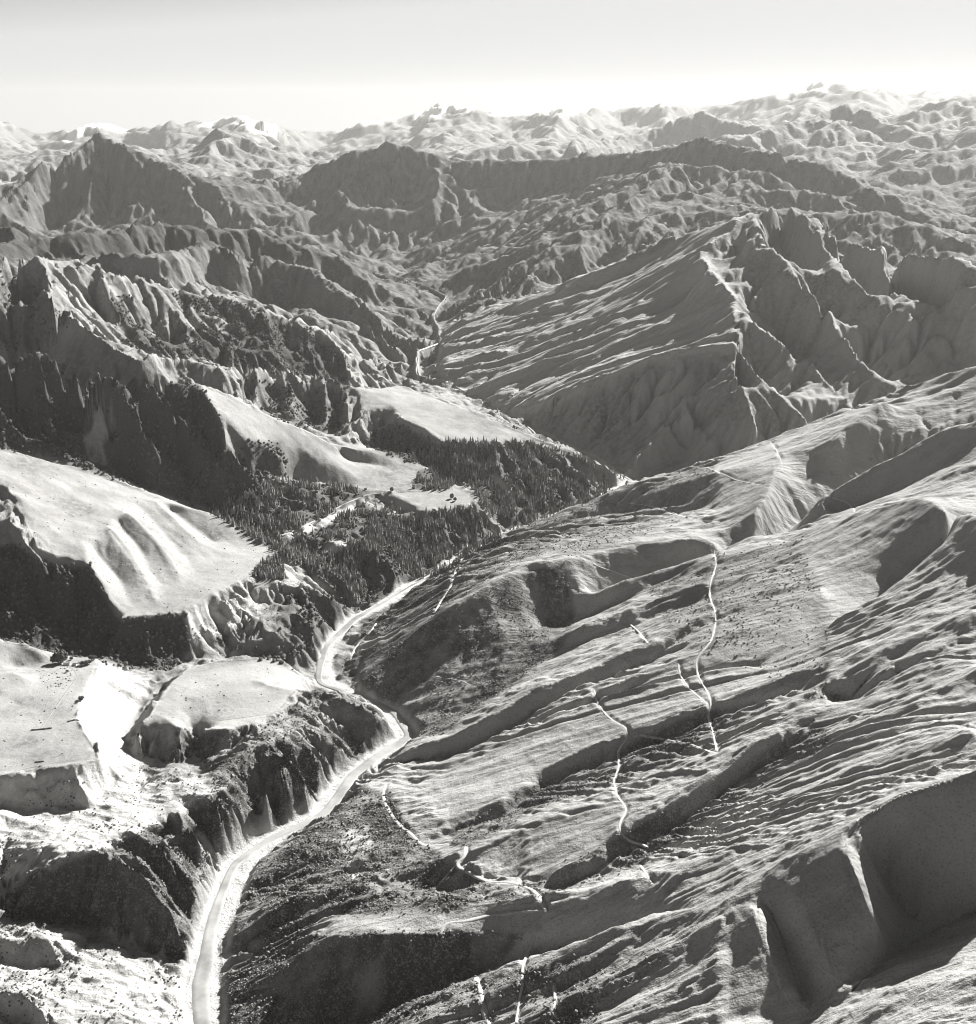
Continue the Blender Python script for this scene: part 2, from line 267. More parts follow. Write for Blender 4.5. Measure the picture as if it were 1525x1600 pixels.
# --- middle mountain M2
Yd('middle_mountain', (430, 296, 12900), (455, 285, 13100), (500, 262, 13200), (540, 240, 13300), (570, 232, 13300), (600, 228, 13300), (618, 222, 13300), (640, 228, 13200), (680, 240, 13200), (705, 252, 13100), (730, 250, 13000), (780, 253, 13000), (850, 250, 12800), (900, 247, 12500))
for pts in (((600, 230, 13200), (580, 270, 12700), (560, 300, 12200)), ((520, 285, 12300), (560, 312, 11900), (590, 350, 11400), (640, 400, 10700)), ((690, 246, 13000), (665, 280, 12500), (680, 320, 11900), (700, 360, 11300)), ((705, 254, 13000), (735, 300, 12100), (760, 330, 11500)),
            ((530, 290, 12300), (480, 320, 11800), (430, 350, 11300)), ((560, 315, 11900), (540, 360, 11200), (555, 395, 10700)), ((760, 330, 11300), (700, 365, 10900), (640, 400, 10500), (592, 434, 9900)), ((840, 300, 11800), (760, 345, 11000), (690, 400, 10000), (640, 440, 9400))):
    Yd('middle_mountain', *[(x, y, 13200 - .76 * (13200 - d)) for x, y, d in pts])
for pts in (((630, 290, 12500), (625, 340, 11700), (630, 380, 11000)), ((490, 290, 12700), (500, 330, 12000), (480, 365, 11300)), ((720, 300, 12300), (720, 340, 11500), (690, 375, 10900)), ((800, 300, 12400), (770, 320, 11900))):
    Yd('middle_mountain', *[(x, y, 13200 - .76 * (13200 - d)) for x, y, d in pts])
# --- right-centre peak M3
Yd('right_peak', (900, 247, 12500), (960, 240, 12200), (1020, 235, 11900), (1060, 228, 11600), (1085, 218, 11480), (1098, 213, 11470), (1112, 220, 11400), (1130, 222, 11350), (1165, 232, 11200), (1200, 240, 11000), (1260, 250, 10800), (1310, 265, 10500), (1350, 290, 10100), (1400, 310, 9800), (1440, 330, 9500), (1525, 360, 9000), (1600, 385, 8600))
for pts in (((1098, 215, 11400), (1040, 250, 10900), (1000, 270, 10600), (950, 290, 10300), (900, 330, 9800), (880, 350, 9600)), ((1060, 262, 10600), (980, 315, 9800), (900, 360, 9200), (840, 400, 8700), (770, 440, 8300), (700, 478, 8100)), ((1100, 218, 11400), (1140, 260, 10700), (1170, 300, 10000), (1150, 320, 9600)), ((1210, 245, 10900), (1240, 280, 10300), (1290, 310, 9700)),
            ((1310, 318, 8800), (1360, 312, 8700), (1400, 322, 8500), (1440, 340, 8300), (1480, 350, 8100), (1525, 372, 7900)), ((980, 330, 9500), (920, 372, 8900), (850, 420, 8400), (760, 470, 7900), (700, 505, 7700)), ((1080, 290, 9900), (1010, 335, 9200), (960, 365, 8800)), ((1310, 318, 8800), (1240, 330, 8700), (1180, 318, 9000))):
    Yd('right_peak', *pts)
for pts in (((1010, 290, 10600), (940, 330, 9900), (860, 385, 9100), (790, 425, 8500)), ((1090, 270, 10700), (1040, 310, 10000)), ((1200, 290, 10300), (1200, 318, 9700)), ((1000, 350, 9200), (900, 410, 8500), (800, 462, 8000))):
    Yd('right_peak', *pts)
for cr, dx, dy, dY in ((((960, 240, 12200), (1020, 235, 11900), (1060, 228, 11600), (1098, 213, 11470), (1130, 222, 11350), (1200, 240, 11000), (1260, 250, 10800), (1310, 265, 10500), (1400, 310, 9800), (1525, 360, 9000)), -12, 20, 190),
                       (((1178, 333, 7480), (1210, 331, 7420), (1250, 338, 7300)), 0, 8, 40)):
    if dY > 100: HIDDEN.append(len(FEAT)); Yd('right_peak', *[(x + dx, y + dy, Y_ - dY) for x, y, Y_ in cr])
HIDDEN.append(len(FEAT)); Yd('middle_mountain', *[(x - 6, y + 22, Y_ - 210) for x, y, Y_ in ((500, 262, 13200), (540, 240, 13300), (600, 228, 13300), (618, 222, 13300), (680, 240, 13200), (730, 250, 13000), (780, 253, 13000), (850, 250, 12800), (900, 247, 12500))])
Hd('right_peak', (1100, 8500, 420), (1250, 8200, 480), (1400, 7700, 480), (1560, 7200, 480)); Hd('right_peak', (700, 8350, 110), (850, 8300, 200), (1000, 8350, 330), (1100, 8500, 420))
# --- banded ridge M4
Z('banded_ridge', (686, 516, 72), (720, 506, 130), (760, 494, 200), (800, 480, 270), (850, 462, 350), (900, 440, 440), (950, 418, 520), (1000, 395, 600), (1050, 375, 680), (1100, 360, 750), (1150, 345, 815), (1178, 333, 856), (1200, 330, 862), (1228, 331, 850), (1250, 338, 820), (1275, 350, 790), (1295, 372, 765), (1330, 380, 750), (1370, 388, 740), (1420, 398, 740), (1470, 402, 760), (1525, 420, 740), (1600, 440, 720))
Z('banded_ridge', (1178, 333, 856), (1130, 372, 760), (1098, 395, 700), (1102, 425, 650), (1120, 445, 615), (1150, 470, 560), (1146, 490, 532), (1155, 525, 470), (1150, 545, 438), (1120, 548, 430), (1060, 556, 400), (1010, 562, 366), (960, 580, 316), (900, 605, 230), (860, 625, 160), (818, 655, 72), (800, 652, 50))
Z('banded_ridge', (1150, 545, 438), (1145, 580, 366), (1110, 605, 310), (1072, 628, 256), (1085, 655, 214), (1110, 690, 160), (1125, 706, 130))
Z('banded_ridge', (1072, 628, 256), (1050, 660, 190), (1000, 705, 110), (975, 738, 50)); Z('banded_ridge', (840, 668, 48), (900, 700, 44), (960, 730, 40))
Z('banded_ridge', (1085, 690, 120), (1060, 715, 76), (1000, 740, 42))
Z('banded_ridge', (1098, 395, 700), (1000, 440, 520), (900, 490, 340), (800, 545, 180), (720, 590, 80), (690, 600, 54)); Z('banded_ridge', (1150, 470, 560), (1050, 505, 440), (960, 535, 330), (880, 570, 220), (800, 610, 110), (740, 625, 56))
Z('banded_ridge', (1060, 395, 610), (960, 440, 450), (850, 490, 290), (740, 540, 140), (680, 570, 60)); Z('banded_ridge', (1090, 470, 500), (980, 515, 380), (880, 555, 250), (780, 605, 110))
Z('banded_ridge', (1100, 520, 430), (1000, 545, 340), (900, 590, 230), (830, 635, 100))
for pts in (((1228, 331, 850), (1268, 365, 760), (1300, 400, 680), (1330, 435, 630), (1365, 468, 575), (1400, 485, 545), (1440, 505, 505), (1490, 540, 440), (1540, 570, 390)), ((1178, 335, 850), (1192, 370, 770), (1230, 410, 690), (1258, 445, 620), (1285, 480, 550), (1320, 525, 470), (1345, 560, 410), (1385, 600, 345), (1420, 622, 310)),
            ((1200, 510, 450), (1235, 490, 490), (1262, 474, 520), (1285, 495, 485), (1300, 515, 455)), ((1152, 472, 556), (1180, 505, 490), (1215, 525, 440), (1245, 545, 400), (1275, 580, 350), (1305, 610, 305), (1330, 640, 270)),
            ((1370, 390, 735), (1400, 425, 665), (1440, 455, 615), (1480, 480, 575), (1530, 500, 550)), ((1470, 404, 755), (1500, 440, 680), (1540, 470, 640)), ((1155, 545, 434), (1190, 590, 350), (1220, 620, 300), (1260, 652, 250)), ((1145, 560, 410), (1165, 620, 306), (1180, 660, 236)), ((1290, 515, 440), (1265, 560, 380), (1290, 595, 330))):
    Z('banded_ridge', *[(x, y, z + (20 if i else 0)) for i, (x, y, z) in enumerate(pts)])
for pts in (((1210, 380, 690), (1250, 450, 540), (1225, 480, 470)), ((1270, 400, 640), (1320, 470, 500), (1350, 530, 420)), ((1335, 405, 690), (1380, 470, 520), (1440, 545, 370)), ((1180, 440, 570), (1200, 490, 460)), ((1410, 415, 680), (1480, 500, 500), (1540, 550, 410)), ((1440, 415, 700), (1500, 470, 590)), ((1395, 520, 430), (1440, 570, 340)), ((1220, 560, 350), (1250, 610, 280)), ((1330, 580, 350), (1370, 620, 290)), ((1180, 590, 330), (1200, 640, 250)), ((1150, 610, 290), (1150, 665, 200))):
    Z('banded_ridge', *[(x, y, z - 28) for x, y, z in pts])
Hd('banded_ridge', (1000, 4400, 34), (1130, 4480, 90), (1300, 4470, 160), (1400, 4470, 210), (1600, 4520, 290))
# --- right-hand hillside of the foreground
Z('hillside', (752, 850, 34), (772, 839, 52), (800, 828, 74), (850, 808, 112), (900, 790, 150), (985, 755, 208), (1050, 735, 246), (1130, 708, 292), (1200, 688, 335), (1300, 645, 405), (1400, 610, 475), (1525, 572, 575), (1620, 540, 640))
R((1380, 622, 50), (1300, 690, 30), (1222, 702, 26), (1212, 740, 28), (1200, 772, 24), (1186, 805, 18), (1150, 850, 4), (1110, 862, 0))
R((1560, 660, -36), (1480, 700, -40), (1400, 735, -48), (1330, 772, -52), (1260, 812, -48), (1210, 845, -42), (1165, 866, -30), (1100, 884, -22), (1000, 915, -22), (930, 950, -24))
R((1560, 640, 44), (1525, 664, 40), (1470, 671, 36), (1421, 704, 24), (1350, 733, 14), (1284, 772, 2), (1262, 800, -14))
R((1560, 730, 4), (1490, 730, 14), (1430, 752, -10), (1360, 790, -34), (1300, 812, -42))
R((1240, 850, 2), (1257, 841, 10), (1315, 808, 28), (1381, 786, 38), (1439, 775, 44), (1475, 786, 46), (1514, 804, 48), (1580, 800, 48))
R((1514, 806, 48), (1480, 850, 34), (1440, 885, 24), (1381, 927, 14), (1310, 967, 6))
R((1580, 850, -34), (1525, 874, -38), (1447, 910, -34), (1381, 938, -26), (1337, 965, -20), (1293, 985, -16), (1180, 1040, -14))
R((856, 950, 12), (983, 901, 18), (1115, 861, 20), (1257, 843, 10)); R((850, 985, -26), (930, 958, -22), (1000, 930, -14), (1060, 900, -8))
Z('hillside', (530, 1050, 15), (583, 1021, 55), (623, 1000, 92), (690, 955, 172), (728, 936, 202), (793, 897, 238), (826, 872, 252), (856, 878, 258), (930, 862, 258), (1010, 850, 266), (1110, 838, 284))
Z('hillside', (640, 1128, 22), (690, 1122, 40), (728, 1108, 52), (793, 1066, 84), (850, 1030, 120), (900, 1008, 150)); R((900, 1008, -30), (1000, 975, -18), (1100, 935, -10))
Z('hillside', (600, 960, 40), (650, 920, 72), (720, 880, 128), (790, 848, 180)); Z('hillside', (580, 1000, 36), (640, 950, 90), (700, 905, 150)); R((820, 850, 60), (900, 830, 20), (1000, 800, 4), (1100, 780, 6))
R((870, 812, 20), (950, 800, 0), (1040, 790, 0), (1125, 800, 0)); R((1000, 770, 20), (1100, 745, 26), (1190, 725, 28))
R((640, 1172, 8), (720, 1150, 14), (800, 1100, 22), (900, 1048, 22), (1000, 1005, 18), (1130, 950, 14), (1250, 905, 10))
R((650, 1190, -10), (740, 1165, -8), (830, 1110, -4), (930, 1060, 0), (1060, 1010, 2))
R((610, 1222, 6), (680, 1198, 10), (760, 1168, 14), (840, 1130, 15), (930, 1080, 15), (1040, 1035, 12), (1150, 990, 10), (1290, 930, 6))
R((640, 1330, -14), (700, 1302, -20), (780, 1275, -22), (850, 1228, -22), (940, 1185, -18), (1050, 1140, -15), (1150, 1108, -12), (1270, 1070, -16))
R((640, 1300, -2), (700, 1278, -2), (780, 1250, 0), (850, 1205, 2), (940, 1162, 2), (1050, 1118, 2), (1150, 1086, 2), (1250, 1050, 0))
R((690, 1345, 6), (740, 1330, 12), (830, 1290, 15), (930, 1262, 14), (1000, 1225, 11), (1050, 1200, 10), (1110, 1180, 6))
R((640, 1392, -14), (720, 1386, -20), (790, 1388, -26), (860, 1390, -24), (920, 1362, -20), (1000, 1318, -19), (1080, 1268, -19), (1180, 1195, -15), (1290, 1135, -9), (1400, 1090, -4))
R((715, 1352, 4), (750, 1368, 2), (800, 1372, -2), (850, 1372, -2), (900, 1350, 0), (940, 1325, 0))
R((950, 1310, 2), (1020, 1265, 13), (1090, 1225, 16), (1135, 1195, 15), (1220, 1140, 8))
R((480, 1430, 14), (580, 1416, 20), (700, 1407, 22), (800, 1406, 16), (850, 1404, 12), (950, 1385, 10), (1050, 1352, 10), (1150, 1318, 10), (1280, 1262, 10), (1420, 1180, 6), (1525, 1140, 4))
R((900, 985, 0), (1000, 945, 6), (1100, 912, 8), (1240, 880, 6)); R((1000, 1010, 8), (1130, 965, 8), (1260, 925, 6))
R((345, 1494, -4), (385, 1480, 0), (430, 1474, 8), (480, 1470, 20), (520, 1466, 30), (600, 1460, 38), (690, 1456, 22), (780, 1462, -6), (850, 1458, -12), (930, 1432, -10))
R((345, 1640, -10), (420, 1630, -30), (500, 1610, -40), (600, 1580, -48), (700, 1548, -50), (760, 1528, -56), (850, 1497, -44), (950, 1462, -26), (1050, 1428, -14))
R((560, 1640, 0), (640, 1585, 2), (740, 1537, -6), (830, 1494, -6), (880, 1482, 2), (980, 1450, 6), (1060, 1420, 10), (1124, 1425, 18))
R((640, 1660, -4), (760, 1610, -2), (850, 1560, -2), (950, 1520, -2), (1050, 1480, 2), (1100, 1460, 8)); R((880, 1640, 0), (1000, 1560, 4), (1090, 1500, 8))
R((1124, 1422, 22), (1160, 1390, 28), (1217, 1346, 40), (1260, 1325, 46), (1315, 1298, 52), (1412, 1240, 56), (1525, 1205, 36), (1600, 1175, 34))
R((1150, 1680, -30), (1200, 1640, -40), (1262, 1602, -48), (1330, 1560, -56), (1394, 1488, -72), (1420, 1472, -92), (1450, 1455, -96), (1525, 1425, -100), (1600, 1390, -96))
R((1315, 1300, 50), (1323, 1333, 44), (1345, 1370, 24), (1354, 1391, 12), (1372, 1440, -18), (1390, 1474, -54)); R((1177, 1417, 26), (1204, 1493, 0), (1235, 1560, -26), (1250, 1595, -42)); R((1217, 1348, 38), (1250, 1420, 16), (1290, 1500, -16), (1318, 1552, -48))
R((1194, 1400, 20), (1228, 1480, -20), (1258, 1570, -50)); R((1124, 1425, 18), (1120, 1500, 6), (1130, 1590, -14)); R((1345, 1312, 36), (1380, 1370, -40), (1420, 1440, -88))
R((1330, 1640, -30), (1420, 1590, -26), (1525, 1520, -30), (1600, 1480, -30)); R((1450, 1700, 30), (1560, 1620, 20))
R((1180, 1120, 6), (1300, 1060, 12), (1420, 1000, 8), (1525, 960, 6)); R((1250, 1180, 0), (1350, 1130, 4), (1450, 1075, 0), (1540, 1040, 0))
R((1270, 1052, 6), (1300, 1048, 4), (1330, 1060, 2)); R((1280, 1110, -34), (1310, 1100, -34), (1335, 1095, -26))
R((420, 1340, 12), (480, 1310, 20), (540, 1270, 14), (585, 1235, 14)); R((400, 1420, 18), (470, 1400, 20), (560, 1360, 18), (600, 1320, 10)); R((420, 1380, -4), (500, 1360, -6), (560, 1320, -8), (600, 1280, -8))
# --- far ranges
Yd('far_hills', (300, 215, 19000), (335, 203, 19000), (356, 196, 19000), (380, 204, 19000), (420, 226, 18800), (470, 245, 18500)); Yd('far_hills', (190, 235, 17500), (240, 215, 18500), (300, 210, 19000))
Yd('far_hills', (640, 235, 19000), (710, 228, 20000), (750, 214, 20000), (800, 211, 20000), (830, 220, 20000), (850, 240, 19500))
Yd('far_hills', (900, 238, 19000), (960, 222, 21000), (1020, 205, 22000), (1060, 196, 22000), (1092, 178, 22000), (1120, 190, 22000), (1180, 205, 21000))
Yd('far_hills', (1140, 225, 16500), (1200, 208, 17000), (1260, 188, 17500), (1300, 166, 18000), (1322, 158, 18000), (1345, 170, 18000), (1380, 188, 17500), (1420, 198, 17000), (1450, 210, 16500))
Yd('far_hills', (1322, 160, 17900), (1290, 200, 16800), (1250, 240, 15500)); Yd('far_hills', (1400, 195, 17200), (1360, 240, 15500), (1345, 280, 14000)); Yd('far_hills', (1345, 170, 17900), (1370, 215, 16300))
Yd('far_hills', (1380, 290, 13200), (1420, 260, 13800), (1470, 232, 14500), (1525, 210, 15000), (1600, 190, 15500)); Yd('far_hills', (1450, 340, 11500), (1525, 310, 12000), (1600, 290, 12200))
Yd('far_hills', (1400, 205, 19000), (1440, 180, 20000), (1480, 160, 20500), (1525, 143, 21000), (1600, 120, 21500))
Hd('far_hills', (-60, 15200, 460), (200, 15500, 480), (400, 15800, 420), (620, 16000, 360), (820, 16000, 380), (1000, 14800, 480), (1130, 13800, 500), (1300, 12800, 500), (1420, 11600, 480), (1600, 10400, 480))
Hd('far_hills', (-60, 22500, 700), (300, 23000, 700), (600, 23000, 600), (800, 23500, 600), (1000, 25000, 700), (1200, 25000, 800), (1400, 24500, 900), (1600, 24500, 900))
for cr in (((900, 238, 19000), (960, 222, 21000), (1020, 205, 22000), (1092, 178, 22000), (1120, 190, 22000)), ((1200, 208, 17000), (1260, 188, 17500), (1300, 166, 18000), (1322, 158, 18000), (1345, 170, 18000), (1380, 188, 17500), (1420, 198, 17000)),
           ((1440, 180, 20000), (1480, 160, 20500), (1525, 143, 21000)), ((710, 228, 20000), (750, 214, 20000), (800, 211, 20000), (830, 220, 20000)), ((300, 215, 19000), (335, 203, 19000), (356, 196, 19000), (380, 204, 19000), (420, 226, 18800))):
    HIDDEN.append(len(FEAT)); Yd('far_hills', *[(x - 4 + 3 * math.sin(x), y + 17 + 3 * math.sin(x * .7), Y_ - 300) for x, y, Y_ in cr])
SKYL = [(-80, 195), (0, 190), (30, 198), (60, 206), (100, 214), (115, 200), (130, 194), (160, 187), (172, 192), (195, 202), (230, 200), (260, 193), (285, 196), (310, 190), (340, 184), (352, 179), (370, 183), (385, 183), (405, 190), (430, 199), (480, 208), (515, 206), (545, 195), (560, 188), (575, 194), (590, 188), (604, 181), (620, 184), (640, 178), (658, 174), (672, 163), (685, 157), (696, 162), (705, 161), (722, 168), (745, 166), (770, 173), (800, 177), (830, 176), (855, 168), (882, 163), (900, 170), (925, 175), (940, 168), (955, 177), (985, 172), (1010, 172), (1030, 162), (1046, 152), (1060, 160), (1090, 165), (1140, 160), (1180, 152), (1205, 150), (1228, 142), (1250, 133), (1268, 128), (1282, 125), (1295, 134), (1312, 142), (1345, 140), (1365, 142), (1385, 136), (1400, 138), (1420, 144), (1440, 139), (1462, 134), (1480, 138), (1500, 141), (1525, 138), (1600, 136)]
jag = []
for (xa, ya), (xb, yb) in zip(SKYL[:-1], SKYL[1:]):
    n = max(1, int((xb - xa) / 6)); jag += [(xa + (xb - xa) * i / n, ya + (yb - ya) * i / n + (random.uniform(-1.3, 1.1) if i else 0)) for i in range(n)]
SKYL = jag
sd = [(x, y + 4, 33000 + 1500 * math.sin(x * 0.013) + 900 * math.sin(x * .041)) for x, y in SKYL]
Yd('snow_mountains', *sd)
HIDDEN.append(len(FEAT)); Yd('snow_mountains', *[(x + 3 * math.sin(x * .31), y + 9 + 3 * math.sin(x * .17), Y_ - 420) for x, y, Y_ in sd])
for i in range(2, len(sd) - 1, 5):
    x, y, Y_ = sd[i]; dx = 14 * math.sin(i * 2.3)
    Yd('snow_mountains', (x, y, Y_), (x + dx, y + 22, Y_ - 2600), (x + 2.2 * dx, y + 46 + 8 * math.sin(i), Y_ - 5600))
Hd('snow_mountains', (-120, 40000, 300), (1650, 40000, 300))

# ------------------------------------------------------------------ stretch a surface over the crests and floors (log-polar grid)
TH = math.radians(30); DS = 0.0022; R0, R1 = 830.0, 42000.0
NC = int(2 * TH / DS) + 1; NR = int(math.log(R1 / R0) / DS) + 1
acc = np.zeros((NR, NC)); cnt = np.zeros((NR, NC)); ctrl = []; crest = np.zeros((NR, NC))
for fi, (reg, X, Y, Zv) in enumerate(FEAT):
    th = np.arctan2(X, Y); lr = np.log(np.hypot(X, Y) / R0)
    # fill in between so that every line is unbroken on the grid
    n = np.maximum(np.abs(np.diff(th)), np.abs(np.diff(lr))) / (DS * 0.7)
    tt, ll, zz = [th[:1]], [lr[:1]], [np.atleast_1d(Zv)[:1]]
    for i in range(len(th) - 1):
        k = int(n[i]) + 1; f = np.arange(1, k + 1) / k
        tt.append(th[i] + (th[i + 1] - th[i]) * f); ll.append(lr[i] + (lr[i + 1] - lr[i]) * f); zz.append(Zv[i] + (Zv[i + 1] - Zv[i]) * f)
    tt = np.concatenate(tt); ll = np.concatenate(ll); zz = np.concatenate(zz)
    ci = np.round((tt + TH) / DS).astype(int); ri = np.round(ll / DS).astype(int)
    ok = (ci >= 0) & (ci < NC) & (ri >= 0) & (ri < NR)
    np.add.at(acc, (ri[ok], ci[ok]), zz[ok]); np.add.at(cnt, (ri[ok], ci[ok]), 1)
    if fi not in HIDDEN and reg in ('left_mountain', 'middle_mountain', 'right_peak', 'banded_ridge', 'ribbed_ridge', 'wooded_range', 'far_hills', 'snow_mountains') and tt.max() - tt.min() > .13: crest[ri[ok], ci[ok]] = 1      # long skyline crests
    s = slice(None, None, 9); ctrl.append((reg, tt[s], ll[s]))

def blur(h, n=1):
    for _ in range(n):
        p = np.pad(h, ((1, 1), (0, 0)), mode='edge'); h = .25 * p[:-2] + .5 * p[1:-1] + .25 * p[2:]
        p = np.pad(h, ((0, 0), (1, 1)), mode='edge'); h = .25 * p[:, :-2] + .5 * p[:, 1:-1] + .25 * p[:, 2:]
    return h
def solve(acc, cnt):
    lv = [(acc, cnt)]
    while min(lv[-1][0].shape) > 8:
        a, c = lv[-1]; r, q = a.shape
        a2 = np.zeros(((r + 1) // 2 * 2, (q + 1) // 2 * 2)); c2 = a2.copy(); a2[:r, :q] = a; c2[:r, :q] = c
        m = np.maximum(c2, 1e-9); a2 = a2 / m; c2 = (c2 > 0).astype(float)
        a2 = a2 * c2
        A = a2[::2, ::2] + a2[1::2, ::2] + a2[::2, 1::2] + a2[1::2, 1::2]; C = c2[::2, ::2] + c2[1::2, ::2] + c2[::2, 1::2] + c2[1::2, 1::2]
        lv.append((A, C))
    h = None
    for L, (a, c) in enumerate(reversed(lv)):
        fix = c > 0; val = a / np.maximum(c, 1e-9)
        if h is None: h = np.where(fix, val, val[fix].mean())
        else:
            h = np.repeat(np.repeat(h, 2, 0), 2, 1)[:a.shape[0], :a.shape[1]]
            h = np.where(fix, val, h)
        for it in range(160 if a.size < 60000 else 90):
            p = np.pad(h, 1, mode='edge')
            g = 0.25 * (p[:-2, 1:-1] + p[2:, 1:-1] + p[1:-1, :-2] + p[1:-1, 2:])
            h = np.where(fix, val, h + 1.0 * (g - h))
    return h
base = solve(acc, cnt)
def poly(pts, d0=0, d1=1e9, soft_px=6.0):
    """share of cover: inside an outline as seen on the ground, between two distances"""
    p = np.array(pts, float); ins = np.zeros(PX.shape, bool); dist = np.full(PX.shape, 1e9, np.float32)
    x0, y0 = p.min(0) - 20; x1, y1 = p.max(0) + 20
    sub = (PX > x0) & (PX < x1) & (PY > y0) & (PY < y1) & (GY > d0) & (GY < d1)
    out = np.zeros(PX.shape, np.float32)
    if not sub.any(): return out
    x = PX[sub]; y = PY[sub]; i_ = np.zeros(x.shape, bool); d_ = np.full(x.shape, 1e9)
    for (ax, ay), (bx, by) in zip(p, np.roll(p, -1, 0)):
        cr = ((ay > y) != (by > y)) & (x < (bx - ax) * (y - ay) / ((by - ay) if by != ay else 1e-9) + ax); i_ ^= cr
        t = np.clip(((x - ax) * (bx - ax) + (y - ay) * (by - ay)) / ((bx - ax) ** 2 + (by - ay) ** 2 + 1e-9), 0, 1)
        d_ = np.minimum(d_, np.hypot(x - ax - t * (bx - ax), y - ay - t * (by - ay)))
    out[sub] = sstep(-soft_px, soft_px, np.where(i_, d_, -d_)); return out
def mx(*a):
    r = a[0]
    for b in a[1:]: r = np.maximum(r, b)
    return r

def regions():
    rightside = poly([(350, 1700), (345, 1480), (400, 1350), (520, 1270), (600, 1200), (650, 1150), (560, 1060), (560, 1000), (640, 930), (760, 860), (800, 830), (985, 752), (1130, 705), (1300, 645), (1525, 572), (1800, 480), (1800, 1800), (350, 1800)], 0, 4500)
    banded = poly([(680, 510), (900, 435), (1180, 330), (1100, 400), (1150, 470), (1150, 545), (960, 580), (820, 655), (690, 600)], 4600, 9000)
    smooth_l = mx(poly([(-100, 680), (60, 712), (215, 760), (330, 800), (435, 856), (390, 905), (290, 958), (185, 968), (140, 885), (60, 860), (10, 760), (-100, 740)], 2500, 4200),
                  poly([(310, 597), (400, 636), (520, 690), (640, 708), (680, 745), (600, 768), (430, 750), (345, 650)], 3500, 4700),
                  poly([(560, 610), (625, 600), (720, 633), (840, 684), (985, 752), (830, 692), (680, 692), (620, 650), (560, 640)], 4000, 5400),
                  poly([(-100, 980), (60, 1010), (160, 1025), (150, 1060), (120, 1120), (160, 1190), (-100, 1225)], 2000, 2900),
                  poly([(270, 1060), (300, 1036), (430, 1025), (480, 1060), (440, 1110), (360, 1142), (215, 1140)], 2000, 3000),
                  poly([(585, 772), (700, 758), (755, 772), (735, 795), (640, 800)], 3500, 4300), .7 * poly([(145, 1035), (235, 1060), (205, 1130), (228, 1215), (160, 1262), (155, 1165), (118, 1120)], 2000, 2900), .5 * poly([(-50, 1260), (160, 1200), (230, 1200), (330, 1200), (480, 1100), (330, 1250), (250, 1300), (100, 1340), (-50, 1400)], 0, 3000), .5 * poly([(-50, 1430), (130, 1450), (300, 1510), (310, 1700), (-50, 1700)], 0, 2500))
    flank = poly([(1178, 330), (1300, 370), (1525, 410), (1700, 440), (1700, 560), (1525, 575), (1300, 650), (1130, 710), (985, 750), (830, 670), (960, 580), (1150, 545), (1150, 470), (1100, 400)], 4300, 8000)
    calm_r = mx(*[poly(p, 0, 4200, 14) for p in ([(650, 1215), (1000, 1060), (1280, 940), (1290, 1040), (1000, 1125), (700, 1285)], [(715, 1350), (740, 1330), (930, 1262), (1000, 1230), (930, 1330), (850, 1375)], [(1130, 1440), (1220, 1346), (1330, 1300), (1395, 1480), (1260, 1600), (1130, 1600)],
        [(1257, 845), (1440, 775), (1510, 805), (1310, 965)], [(1120, 720), (1300, 650), (1380, 620), (1220, 700), (1190, 800), (1120, 800)], [(1395, 1230), (1525, 1200), (1525, 1430), (1400, 1480), (1340, 1330)], [(500, 1430), (850, 1404), (850, 1455), (520, 1465)])])
    return rightside, banded, smooth_l, flank, calm_r

# rain and streams: carve a branching drainage into the slopes, leaving the marked crests and floors where they are
def fluvial(z, K, fix, n):
    r_, c_ = z.shape; dx = (R0 * np.exp(np.arange(r_) * DS) * DS)[:, None]; idx = np.arange(z.size).reshape(z.shape)
    kf = K.ravel(); keep = fix.ravel()
    for it in range(n):
        p = np.pad(z, 1, constant_values=1e9); ip = np.pad(idx, 1, mode='edge')
        best = np.zeros_like(z); rec = idx.copy(); dd = np.ones_like(z)
        for i in (0, 1, 2):
            for j in (0, 1, 2):
                if i == 1 and j == 1: continue
                L = math.sqrt((i - 1) ** 2 + (j - 1) ** 2)
                sl = (z - p[i:i + r_, j:j + c_]) / (dx * L) * (1 + .12 * (hsh(idx % 9973 + 31 * (3 * i + j), idx // 9973 + 7 * it, 77) - .5))
                u = sl > best; best = np.where(u, sl, best); rec = np.where(u, ip[i:i + r_, j:j + c_], rec); dd = np.where(u, L, dd)
        order = np.argsort(z, axis=None); rl = rec.ravel().tolist(); A = [1.0] * z.size; ol = order.tolist()
        for i in reversed(ol):
            q = rl[i]
            if q != i: A[q] += A[i]
        F = (kf * np.sqrt(np.minimum(np.array(A), 4000.0)) / dd.ravel()); F[keep] = 0; F = F.tolist(); zl = z.ravel().tolist()
        for i in ol:
            f = F[i]
            if f: zl[i] = (zl[i] + f * zl[rl[i]]) / (1 + f)
        z = np.array(zl).reshape(z.shape)
    return z
tg_, lg_ = np.meshgrid(np.arange(NC) * DS - TH, np.arange(NR) * DS); rg_ = R0 * np.exp(lg_)
GX, GY = rg_ * np.sin(tg_), rg_ * np.cos(tg_); PX, PY = project(GX, GY, base)
rs_, bs_, ss_, fs_, cs_ = regions()
KK = 0.085 * np.clip(1 - rs_ * (.66 - .9 * fbm(GX / 420, GY / 300, 750, 2)) - .9 * bs_ - .95 * ss_ - .3 * cs_, .02, 1)
dxg = rg_ * DS; hz_ = sstep(5200, 7000, rg_)
gc, gl = tg_ / DS, lg_ / DS
seed_n = dxg * (2.4 * fbm(gc / 14, gl / 14, 700, 3) + 1.6 * fbm(gc / 4, gl / 4, 710, 2)) * np.clip(1 - .93 * ss_ - .8 * rs_ - .2 * cs_ - .8 * bs_, 0.02, 1)
wx_, wy_ = 9 * fbm(gc / 30, gl / 30, 730, 2), 9 * fbm(gc / 30, gl / 30, 735, 2)
